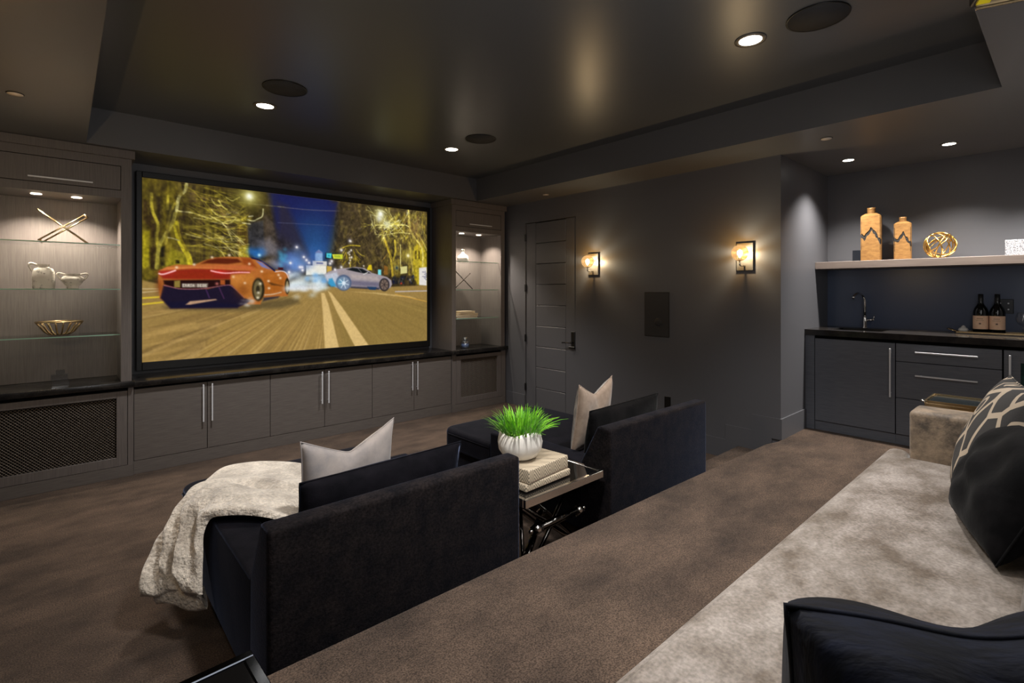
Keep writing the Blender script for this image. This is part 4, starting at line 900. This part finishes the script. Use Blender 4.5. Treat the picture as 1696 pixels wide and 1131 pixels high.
# gilded vases with charred zigzag crack
def gilt_vase(x, y, w_, h_, label, rz):
    z = 1.8375; t = thing('gilded_vase', label, 'vase', (x, y, z), rz, group='gilded vases on the bar shelf'); a = w_ / 2; n = a * .95
    sh = h_ * .84
    # zig-zag profile around the front (faces -x): crack points as (s, z)
    zz = [(-1, .35), (-.85, .37), (-.1, .60), (.65, .43), (1, .50)]
    def zigz(s_): 
        for (s0, z0), (s1, z1) in zip(zz, zz[1:]):
            if s_ <= s1: return (z0 + (z1 - z0) * (s_ - s0) / (s1 - s0)) * h_
        return zz[-1][1] * h_
    loop = []   # square outline in order with parameter s for zig-zag
    k = 16
    for i in range(k): loop.append((-n, a - 2 * a * i / k, 1 - 2 * i / k))
    for i in range(k): loop.append((-n + 2 * n * i / k, -a, -1 + 2 * i / k))
    for i in range(k): loop.append((n, -a + 2 * a * i / k, 1 - 2 * i / k))
    for i in range(k): loop.append((n - 2 * n * i / k, a, -1 + 2 * i / k))
    cw = .042 * h_
    def shell(rows, name, mt, sc=1.0, caps=(1, 1)):
        m = MB(); R_ = []
        for row in rows: R_.append([m.bm.verts.new((px * f * sc, py * f * sc, zc)) for (px, py, f, zc) in row])
        N_ = len(R_[0])
        for A_, B_ in zip(R_, R_[1:]):
            for i in range(N_): m.bm.faces.new((A_[i], A_[(i + 1) % N_], B_[(i + 1) % N_], B_[i]))
        if caps[0]: m.bm.faces.new(R_[0])
        if caps[1]: m.bm.faces.new(R_[-1])
        bmesh.ops.bevel(m.bm, geom=[e for e in m.bm.edges if abs(abs(e.verts[0].co.x) - n) < .001 and abs(abs(e.verts[0].co.y) - a) < .001 and abs(e.verts[0].co.x - e.verts[1].co.x) < .001 and abs(e.verts[0].co.y - e.verts[1].co.y) < .001], offset=.008, segments=2, affect='EDGES')
        return m.build(name, mt, t, world=False)
    rj = random.Random(int(y * 100))
    j = [rj.uniform(-.011, .011) for _ in loop]
    shell([[(px, py, 1, 0.0005) for px, py, s_ in loop], [(px, py, 1, zigz(s_) - cw + jj) for (px, py, s_), jj in zip(loop, j)]], 'lower_body', 'gilt', caps=(1, 0))
    shell([[(px, py, 1, zigz(s_) + cw + jj) for (px, py, s_), jj in zip(loop, j[::-1])], [(px, py, 1, sh) for px, py, s_ in loop], [(px, py, .55, sh + .05 * h_) for px, py, s_ in loop], [(px, py, .42, sh + .055 * h_) for px, py, s_ in loop]], 'upper_body', 'gilt', caps=(0, 1))
    shell([[(px, py, .93, .2 * h_) for px, py, s_ in loop], [(px, py, .93, .75 * h_) for px, py, s_ in loop]], 'crack', 'crack')
    MB().lathe([(a * .42, sh + .04 * h_), (a * .42, h_ - .01), (a * .44, h_), (a * .34, h_), (a * .30, h_ - .02), (.001, h_ - .03)], (0, 0, 0), 24).build('neck', 'gilt', t, world=False)
gilt_vase(5.665, 1.272, .155, .50, 'tall square gilded vase with a jagged dark crack, the larger one', R(8))
gilt_vase(5.665, 1.035, .125, .388, 'smaller square gilded vase with a jagged dark crack beside the wire ball', R(8))
x, y, z = 5.665, .778, 1.8375; rb = .118
t = thing('wire_ball', 'round tangled ball of gold wire on the floating shelf', 'ornament', (x, y, z)); rr = random.Random(8)
for k in range(11):
    ax = Vector((rr.gauss(0, 1), rr.gauss(0, 1), rr.gauss(0, 1))).normalized(); u = ax.orthogonal().normalized(); v = ax.cross(u); r_ = rb - .006 - rr.uniform(0, .006); of = rr.uniform(-.45, .45) * r_; rc = math.sqrt(r_ * r_ - of * of)
    pts = [Vector((x, y, z + rb)) + ax * of + (u * cos(a) + v * sin(a)) * rc for a in [2 * pi * q / 32 for q in range(32)]]
    MB().tube(pts, .0048, 6, closed=True).build('wire_ring', 'gold', t)
o = MB().box(5.60, 5.72, .20, .37, 1.8375, 1.965, .004).build('mosaic_box', 'glitter', None, loc=(5.66, .28, 1.8375)); tag(o, 'white sparkling mosaic box at the far end of the bar shelf', 'box')

# ------------------------------------------------------------ chaises
def chaise(x0, x1, label):
    """body along +y from the platform edge; x0..x1 width."""
    yb = 1.842; t = thing('chaise_lounge', label, 'chaise', ((x0 + x1) / 2, yb, 0), group='charcoal velvet chaises')
    yt = 3.62; za = .482; ya = 2.97; aw = .17; yk = 2.08
    # back: slab with sloping front
    m = MB(); m.prism([(yb, .06), (yb, .735), (yb + .095, .735), (yk - .01, za + .005), (yk, .06)], 'x', x0, x1)
    bmesh.ops.bevel(m.bm, geom=list(m.bm.edges), offset=.022, segments=4, profile=.55, affect='EDGES'); m.sm = True
    m.build('backrest', 'velvet', t)
    for a, b in ((x0, x0 + aw), (x1 - aw, x1)):
        MB().box(a, b, yk - .03, ya, .06, za, .016, 4).build('arm', 'velvet_seat', t)
    MB().box(x0 + aw, x1 - aw, yk - .01, ya, .06, .21, .01, 2).box(x0 + .04, x1 - .04, ya, yt - .05, .06, .215, .012, 2).build('base', 'velvet_seat', t)
    # seat cushion, T-shaped in plan with a soft crown
    m = MB(); ol = [(x0 + aw + .004, yk + .002), (x1 - aw - .004, yk + .002), (x1 - aw - .004, ya + .006), (x1 - .004, ya + .006), (x1 - .004, yt), (x0 + .004, yt), (x0 + .004, ya + .006), (x0 + aw + .004, ya + .006)]
    m.prism(ol, 'z', .22, .392)
    bmesh.ops.recalc_face_normals(m.bm, faces=m.bm.faces)
    ver = [e for e in m.bm.edges if abs(e.verts[0].co.z - e.verts[1].co.z) > .1 and e.verts[0].co.y > yt - .01]
    bmesh.ops.bevel(m.bm, geom=ver, offset=.10, segments=6, profile=.5, affect='EDGES')
    hor = [e for e in m.bm.edges if abs(e.verts[0].co.z - e.verts[1].co.z) < .001]
    bmesh.ops.bevel(m.bm, geom=hor, offset=.035, segments=4, profile=.55, affect='EDGES'); m.sm = True
    cu = m.build('seat_cushion', 'velvet_seat', t)
    # piping round the cushion
    pz = .355
    MB().tube([(x0 + .004, ya + .02, pz), (x0 + .002, yt - .10, pz), (x0 + .034, yt - .03, pz), (x0 + .104, yt + .002, pz), (x1 - .104, yt + .002, pz), (x1 - .034, yt - .03, pz), (x1 - .002, yt - .10, pz), (x1 - .004, ya + .02, pz)], .005, 6).build('piping', 'velvet_seat', cu)
    for a in (x0 + .06, x1 - .06):
        for b in (yb + .06, yt - .12): MB().rod((a, b, 0.001), (a, b, .062), .022, 12).build('foot', 'black', t)
    return t
chaise(.52, 1.70, 'charcoal velvet chaise lounge with a cream fur throw over its arm')
chaise(2.42, 3.605, 'charcoal velvet chaise lounge next to the wall and steps, behind the potted grass')

def pillow(name, w_, h_, th, mats, loc, rz, lean, chop=0, tag_=None, roll=0, seed=1, pinch=.06, wr=.004, corner=.0, chopw=.30, bend=0):
    """stands on its lower edge at loc; width along local x, faces local y."""
    m = MB(); N_ = 30; rg = random.Random(seed); ph = [rg.uniform(0, 6) for _ in range(6)]
    def side(sg):
        def f(u, v):
            a, b = 2 * u - 1, 2 * v - 1
            x = w_ / 2 * a * (1 - pinch * (1 - b * b)); z = h_ / 2 * b * (1 - pinch * (1 - a * a))
            e = max(0, (1 - a * a) * (1 - b * b)); t_ = th / 2 * e ** .42
            if chop:
                k = math.exp(-(a / chopw) ** 2) if chopw > 0 else (1 - min(1, math.sqrt(a * a + .004))) ** 1.0; vv = v
                z -= chop * k * vv ** 2.2 * (1 if True else 0); t_ *= 1 + .25 * vv * (1 - k) - .45 * k * vv
            t_ += wr * sin(9 * a + ph[0] + 3 * b) * e + wr * sin(7 * b + ph[1] - 5 * a) * e
            yv = sg * t_ + bend * (a * a + b * b - 1) * .5
            return (x, yv, z + h_ / 2)
        return f
    m.grid(side(1), N_, N_); nf = len(m.bm.faces); m.bm.faces.ensure_lookup_table()
    m.grid(side(-1), N_, N_); m.bm.faces.ensure_lookup_table()
    for f in m.bm.faces[nf:]: f.material_index = 1 if len(mats) > 1 else 0
    bmesh.ops.remove_doubles(m.bm, verts=m.bm.verts, dist=.0008)
    o = m.build(name, mats, None, world=False)
    for p in o.data.polygons: p.use_smooth = True
    o.matrix_world = Matrix.Translation(loc) @ Matrix.Rotation(rz, 4, 'Z') @ Matrix.Rotation(lean, 4, 'X') @ Matrix.Rotation(roll, 4, 'Y')
    o.location = loc
    if tag_: tag(o, *tag_)
    # seam piping along the edge
    N2 = 24; pts = []
    def edge(a, b):
        x = w_ / 2 * a * (1 - pinch * (1 - b * b)); z = h_ / 2 * b * (1 - pinch * (1 - a * a)); v = (b + 1) / 2
        if chop: z -= chop * (math.exp(-(a / chopw) ** 2) if chopw > 0 else (1 - min(1, math.sqrt(a * a + .004)))) * v ** 2.2
        return (x, bend * (a * a + b * b - 1) * .5, z + h_ / 2)
    for i in range(N2): pts.append(edge(-1 + 2 * i / N2, -1))
    for i in range(N2): pts.append(edge(1, -1 + 2 * i / N2))
    for i in range(N2): pts.append(edge(1 - 2 * i / N2, 1))
    for i in range(N2): pts.append(edge(-1, 1 - 2 * i / N2))
    WM[o.name] = Matrix.Identity(4)
    MB().tube(pts, .0035, 6, closed=True).build('piping', mats[-1], o, world=False)
    return o
# back cushions
pillow('back_cushion', .84, .375, .16, ['velvet_seat'], (1.14, 2.20, .395), R(2), R(9), tag_=('long black velvet back cushion on the chaise with the throw', 'cushion', 'black back cushions on the chaises'), pinch=.02, seed=2)
pillow('back_cushion', .86, .375, .16, ['black_velvet'], (3.01, 2.20, .395), R(2), R(9), tag_=('plump black velvet back cushion on the chaise beside the wall', 'cushion', 'black back cushions on the chaises'), pinch=.02, seed=5)
pillow('throw_pillow', .50, .49, .14, ['pillow_silver', 'pillow_grey'], (1.06, 2.44, .395), R(6), R(8), chop=.11, chopw=-1, tag_=('pale grey pillow with a pinched V top on the chaise with the throw', 'pillow'), seed=3, roll=R(-2))
pillow('throw_pillow', .50, .505, .14, ['pillow_streak', 'pillow_beige'], (2.945, 2.44, .395), R(10), R(8), chop=.10, chopw=-1, tag_=('beige and silver pillow with a pinched V top on the chaise by the wall', 'pillow'), seed=4)

# ------------------------------------------------------------ fur throw
rows = [[(1.16, 3.20, .425), (1.10, 2.98, .43), (1.03, 2.78, .43), (.93, 2.62, .43), (.80, 2.44, .44)],
        [(1.02, 3.46, .425), (.92, 3.12, .435), (.86, 2.86, .44), (.80, 2.62, .46), (.72, 2.46, .50)],
        [(.80, 3.58, .42), (.74, 3.24, .435), (.71, 2.95, .45), (.67, 2.72, .515), (.62, 2.56, .515)],
        [(.64, 3.42, .42), (.61, 3.20, .44), (.58, 2.98, .50), (.56, 2.78, .52), (.54, 2.62, .515)],
        [(.50, 3.10, .43), (.505, 3.02, .45), (.505, 2.93, .49), (.505, 2.82, .505), (.51, 2.67, .495)],
        [(.43, 3.04, .37), (.445, 2.96, .40), (.46, 2.87, .43), (.475, 2.80, .45), (.485, 2.67, .44)],
        [(.35, 2.97, .29), (.39, 2.90, .32), (.425, 2.81, .35), (.455, 2.74, .36), (.475, 2.63, .37)],
        [(.29, 2.91, .215), (.345, 2.84, .235), (.395, 2.79, .26), (.435, 2.70, .27), (.465, 2.59, .29)],
        [(.265, 2.85, .155), (.32, 2.78, .165), (.375, 2.73, .19), (.425, 2.65, .20), (.46, 2.56, .22)]]
def cr(p0, p1, p2, p3, t): return .5 * ((2 * p1) + (-p0 + p2) * t + (2 * p0 - 5 * p1 + 4 * p2 - p3) * t * t + (-p0 + 3 * p1 - 3 * p2 + p3) * t ** 3)
G = [[Vector(p) for p in r_] for r_ in rows]
def samp(u, v):
    a = u * (len(G) - 1); i = min(int(a), len(G) - 2); ta = a - i
    def row(i_):
        r_ = G[min(max(i_, 0), len(G) - 1)]; b = v * 4; j = min(int(b), 3); tb = b - j
        return cr(r_[max(j - 1, 0)], r_[j], r_[j + 1], r_[min(j + 2, 4)], tb)
    return cr(row(i - 1), row(i), row(i + 1), row(i + 2), ta)
rngt = random.Random(5)
def throw_pt(u, v, top):
    p = samp(u, v); du = samp(min(u + .01, 1), v) - samp(max(u - .01, 0), v); dv = samp(u, min(v + .01, 1)) - samp(u, max(v - .01, 0))
    n = du.cross(dv).normalized()
    if n.z < 0 and u < .5: n = -n
    if n.dot(Vector((-.5, -.5, .7))) < 0: n = -n
    fold = .024 * (sin(v * 19 + 1.6 * sin(u * 4)) * .7 + sin(v * 31 + 3 * u + 1) * .3) * (.62 + .6 * min(1, u * 1.3))
    lump = .004 * sin(u * 27 + v * 7) + .003 * sin(u * 49 - v * 21)
    e = min(1, 8 * min(u, 1 - u, v * .7, (1 - v) * .7)) ** .5
    if top: return p + n * (.012 + (.046 + fold + lump) * e)
    return p + n * .006
m = MB(); NU, NV = 96, 56
m.grid(lambda u, v: throw_pt(u, v, True), NU, NV); m.grid(lambda u, v: throw_pt(u, v, False), NU, NV)
bmesh.ops.remove_doubles(m.bm, verts=m.bm.verts, dist=.0001)
bd = [e for e in m.bm.edges if len(e.link_faces) == 1]
try: bmesh.ops.bridge_loops(m.bm, edges=bd)
except Exception: pass
tw = thing('fur_throw', 'cream faux fur throw draped over the chaise and hanging down its side', 'blanket', (.7, 2.9, .40))
th_ = m.build('upper_fold', 'fur', tw, smooth=True)
for p in th_.data.polygons: p.use_smooth = True
# under layer peeking out at the hem
m = MB()
def under(u, v, k):
    a = Vector((.31, 2.84, .20)).lerp(Vector((.46, 2.60, .24)), v); b = Vector((.325, 2.82, .105)).lerp(Vector((.475, 2.58, .135)), v)
    p = a.lerp(b, u); p.z += .012 * sin(v * 6 + .5); n = Vector((-.75, -.55, .1)).normalized(); e = (max(0, 1 - (2 * u - 1) ** 2)) ** .4
    return p + n * (.02 * e * (1 + .25 * sin(v * 11)) if k else -.012 * e)
m.grid(lambda u, v: under(u, v, 1), 12, 30); m.grid(lambda u, v: under(u, v, 0), 12, 30); bmesh.ops.remove_doubles(m.bm, verts=m.bm.verts, dist=.0005)
th_ = m.build('lower_fold', 'fur', tw, smooth=True)

# ------------------------------------------------------------ chrome tables
def metal_table(x0, x1, y0, y1, z0, ztop, label, rz=0, name='side_table', fm='chrome'):
    cx, cy = (x0 + x1) / 2, (y0 + y1) / 2; t = thing(name, label, 'table', (cx, cy, z0), rz, group='chrome and black glass tables'); w2, d2 = (x1 - x0) / 2, (y1 - y0) / 2; H = ztop - z0
    b = .022
    m = MB(); m.box(-w2, w2, -d2, -d2 + b, H - .042, H, .002).box(-w2, w2, d2 - b, d2, H - .042, H, .002).box(-w2, -w2 + b, -d2 + b, d2 - b, H - .042, H, .002).box(w2 - b, w2, -d2 + b, d2 - b, H - .042, H, .002)
    m.build('top_frame', fm, t, world=False)
    MB().box(-w2 + b, w2 - b, -d2 + b, d2 - b, H - .012, H - .004).build('glass_top', 'blackglass', t, world=False)
    for sy in (-1, 1):
        yy_ = sy * (d2 - .07)
        MB().tube([(-w2 + .05, yy_, .015), (w2 - .05, yy_ * .4, H - .045)], .013, 10).build('leg', 'gunmetal', t, world=False)
        MB().tube([(w2 - .05, yy_, .015), (-w2 + .05, yy_ * .4, H - .045)], .013, 10).build('leg', 'gunmetal', t, world=False)
    for sx in (-1, 1):
        MB().tube([(sx * (w2 - .05), -d2 + .06, .015), (-sx * .05, d2 - .06, H - .045)], .011, 10).build('leg', 'gunmetal', t, world=False)
    for (p, q) in (((-w2 + .13, -d2 + .05, H * .60), (w2 - .17, -d2 + .05, H * .60)), ((-w2 + .06, d2 - .05, H * .48), (w2 - .06, d2 - .05, H * .48)), ((-w2 + .07, -d2 + .09, H * .22), (w2 - .1, d2 - .10, H * .30))):
        br = MB().tube([p, q], .021, 14).build('brace', 'gunmetal', t, world=False)
        pv, qv = Vector(p), Vector(q); dd = (qv - pv).normalized()
        for c in (pv, qv): MB().tube([c - dd * .02, c + dd * .02], .034, 4).build('collar', 'chrome', br, world=False)
        for c, s_ in ((pv, -1), (qv, 1)): MB().sphere(c + dd * s_ * .045, .014, 12, 8).build('finial', 'chrome', br, world=False)
    return t
metal_table(1.735, 2.375, 1.85, 2.36, 0, .498, 'low chrome-edged black glass table between the two chaises', R(1))
metal_table(-.30, .315, .70, 1.195, ZP, ZP + .50, 'mirrored side table on the platform beside the camera, only its corner in view', R(2), name='corner_table', fm='smoke')
# two chevron box books on the table
bx, by, z = 1.985, 2.07, .4985
for k, (w_, d_, h_) in enumerate(((.37, .29, .038), (.35, .28, .075))):
    t = thing('decorative_book', ['thinner chevron book at the bottom of the stack under the planter', 'thick chevron book on top of the stack, under the planter'][k], 'book', (bx, by, z), R(3 + 3 * k), group='chevron books on the glass table')
    MB().box(-w_ / 2, w_ / 2, -d_ / 2, d_ / 2, .0005, h_ - .0005, .006, 3).build('printed_cover', 'chevron', t, world=False)
    MB().box(-w_ / 2 + .01, w_ / 2 - .01, -d_ / 2 - .0008, -d_ / 2 + .01, h_ * .1, h_ * .14).build('spine_groove', 'ink', t, world=False)
    z += h_
# planter with grass
px, py, pz = 1.935, 2.10, z + .0005
t = thing('potted_grass', 'bright green grass in a round white planter on the chevron books', 'plant', (px, py, pz))
m = MB(); prof = [(.001, 0), (.065, 0), (.098, .018), (.122, .055), (.128, .095), (.120, .135), (.112, .155), (.106, .155), (.112, .13), (.108, .11), (.001, .11)]
m.lathe(prof, (px, py, pz), 40)
for v in m.bm.verts:
    if v.co.z > pz + .12: v.co.z += .010 * sin(3 * math.atan2(v.co.y - py, v.co.x - px) + .6)
m.build('pot', 'planter', t)
MB().lathe([(.001, .118), (.11, .115), (.11, .111), (.001, .111)], (px, py, pz), 30).build('soil', 'soil', t)
g_ = MB(); rg = random.Random(12)
for k in range(420):
    a = rg.uniform(0, 2 * pi); r0 = .098 * math.sqrt(rg.random()); bx_, by_ = px + r0 * cos(a), py + r0 * sin(a)
    out = rg.random() ** .8 * (.35 + r0 / .098 * .72); az = a + rg.uniform(-.6, .6); L_ = rg.uniform(.12, .20); w0 = rg.uniform(.004, .0062); ln_ = []
    for s_ in range(6):
        f_ = s_ / 5; rad = L_ * out * (f_ ** 1.3) * .95; hh = L_ * f_ * (1 - .25 * out) - out * .05 * f_ ** 3
        ln_.append(Vector((bx_ + rad * cos(az), by_ + rad * sin(az), pz + .114 + hh)))
    sd = Vector((-sin(az), cos(az), .15)).normalized(); prev = None
    for s_, p in enumerate(ln_):
        wd = w0 * (1 - (s_ / 5) ** 2 * .92); cur = (g_.bm.verts.new(p - sd * wd), g_.bm.verts.new(p + sd * wd))
        if prev: f = g_.bm.faces.new((prev[0], prev[1], cur[1], cur[0])); f.smooth = True
        prev = cur
stuff(g_.build('grass_blades', 'grass', t, recalc=False))

# ------------------------------------------------------------ sofa on the platform
SZ = .742
t = thing('sofa', 'long taupe crushed velvet sofa on the raised platform', 'sofa', (1.6, .2, ZP))
sx0, sx1, syf = .02, 3.12, .655
def cushion_box(m, x0, x1, y0, y1, z0, z1, r=.045, crown=0., seg=5):
    m2 = MB(); m2.box(x0, x1, y0, y1, z0, z1); bmesh.ops.bevel(m2.bm, geom=list(m2.bm.edges), offset=r, segments=seg, profile=.55, affect='EDGES')
    return m2
MB().box(sx0 + .02, sx1 + .14, -.30, syf - .03, ZP + .05, SZ - .165, .015, 2).build('base', 'sofa_side', t)
m = MB(); NXs, NYs = 90, 28
def seat(u, v):
    x = sx0 + (3.36 - sx0) * u; y = .06 + (syf - .06) * v; z = SZ
    ex = min(1, (3.36 - x) / .10); ey = min(1, (syf - y) / .055)
    z -= .07 * (1 - math.sqrt(max(0, 1 - (1 - ex) ** 2))) + .05 * (1 - math.sqrt(max(0, 1 - (1 - ey) ** 2)))
    z += .006 * sin(x * 3.1) * sin(y * 5) + .004 * sin(x * 9 + y * 6)
    if x > 3.10 and y < .535: y = y
    return (x, y, z)
# seat cushion: bevelled slab, front corner rounded; stops at the arm except the T-return in front of it
ol = [(sx0, .06), (sx1 - .005, .06), (sx1 - .005, .545), (sx1 + .13, .560), (sx1 + .13, syf), (sx0, syf)]
m.prism(ol, 'z', SZ - .16, SZ); bmesh.ops.recalc_face_normals(m.bm, faces=m.bm.faces)
ver = [e for e in m.bm.edges if abs(e.verts[0].co.z - e.verts[1].co.z) > .1 and e.verts[0].co.x > sx1 + .05]
bmesh.ops.bevel(m.bm, geom=ver, offset=.045, segments=5, profile=.5, affect='EDGES')
hor = [e for e in m.bm.edges if abs(e.verts[0].co.z - e.verts[1].co.z) < .001]
bmesh.ops.bevel(m.bm, geom=hor, offset=.035, segments=5, profile=.5, affect='EDGES'); m.sm = True
cu = m.build('seat_cushion', 'sofa', t)
MB().tube([(sx0, syf - .026, SZ - .004), (sx1 + .08, syf - .026, SZ - .004), (sx1 + .105, syf - .05, SZ - .006)], .004, 6).build('piping', 'sofa', cu)
# right arm
m = MB(); m.box(sx1, sx1 + .19, -.32, .548, ZP + .05, .972); bmesh.ops.bevel(m.bm, geom=list(m.bm.edges), offset=.028, segments=4, profile=.5, affect='EDGES'); m.sm = True
m.build('arm', 'sofa_side', t)
m = MB(); m.box(sx0, sx1, -.36, -.16, ZP + .05, 1.08); bmesh.ops.bevel(m.bm, geom=list(m.bm.edges), offset=.03, segments=4, profile=.5, affect='EDGES'); m.sm = True
m.build('backrest', 'sofa_side', t)
for a, b in ((1.32, 2.2), (2.21, sx1 - .01)):
    m = MB(); m.prism([(-.155, SZ - .02), (.095, SZ - .005), (.055, 1.04), (-.10, 1.06)], 'x', a, b); bmesh.ops.recalc_face_normals(m.bm, faces=m.bm.faces); bmesh.ops.bevel(m.bm, geom=list(m.bm.edges), offset=.04, segments=4, profile=.55, affect='EDGES'); m.sm = True
    m.build('back_cushion', 'sofa', t)
for a in (sx0 + .08, 1.5, sx1 + .1):
    for b in (-.25, .56): MB().rod((a, b, ZP + .001), (a, b, ZP + .052), .025, 12).build('foot', 'black', t)
# sofa pillows
pillow('patterned_pillow', .44, .50, .17, ['pattern'], (2.50, .275, .757), R(13), R(19), tag_=('cream and dark ring-patterned pillow leaning on the sofa arm', 'pillow'), seed=6, wr=.002, pinch=.05)
pillow('black_pillow', .46, .40, .21, ['black_velvet'], (2.22, .225, .765), R(19), R(27), tag_=('large black velvet pillow in front of the ring-patterned one', 'pillow'), seed=7, wr=.008, pinch=.05)
pillow('navy_pillow', .50, .405, .27, ['navy'], (.895, .09, .745), R(-45), R(3), chop=.022, chopw=.45, tag_=('dark navy velvet pillow with pinched top, nearest the viewer on the sofa', 'pillow'), seed=9, wr=.008)

# C table with tray behind the arm
t = thing('tray_table', 'slim side table with a mirrored top behind the sofa arm', 'table', (3.9, .45, ZP))
zt = .915
MB().box(3.755, 4.05, .34, .585, zt - .028, zt - .008, .002).build('top_frame', 'champagne', t)
MB().box(3.765, 4.04, .35, .575, zt - .0078, zt - .003).build('mirror_top', 'mirror', t)
MB().box(3.755, 3.762, .34, .585, zt - .008, zt + .006).box(4.043, 4.05, .34, .585, zt - .008, zt + .006).box(3.762, 4.043, .34, .347, zt - .008, zt + .006).box(3.762, 4.043, .578, .585, zt - .008, zt + .006).build('rim', 'champagne', t)
MB().tube([(3.745, .575, zt - .002), (3.73, .585, zt + .004), (3.75, .60, zt + .004), (3.80, .588, zt + .002)], .005, 6).build('corner_knob', 'chrome', t)
MB().rod((3.90, .46, ZP + .012), (3.90, .46, zt - .028), .013, 14).build('post', 'champagne', t)
MB().box(3.78, 4.03, .36, .56, ZP + .001, ZP + .013, .002).build('foot_plate', 'champagne', t)
# projector hanging near the ceiling
t = thing('projector', 'black ceiling projector with a yellow sticker, cut off by the picture edge', 'projector', (2.9, .32, 2.6))
t.location = (2.392, .251, 2.55); t.rotation_euler = (0, 0, R(20)); WM[t.name] = Matrix.Translation(t.location) @ Matrix.Rotation(R(20), 4, 'Z')
MB().box(-.30, 0, -.32, 0, .006, .15, .012, 3).build('body', 'black', t, world=False)
MB().box(-.12, -.042, -.045, -.009, -.002, .0055).build('sticker', 'yellow', t, world=False)
MB().box(-.004, .002, -.32, -.02, -.001, .018, .001).build('lower_trim', 'champagne', t, world=False)
MB().rod((-.15, -.16, .149), (-.15, -.16, .1855), .03, 16).build('mount', 'black', t, world=False)
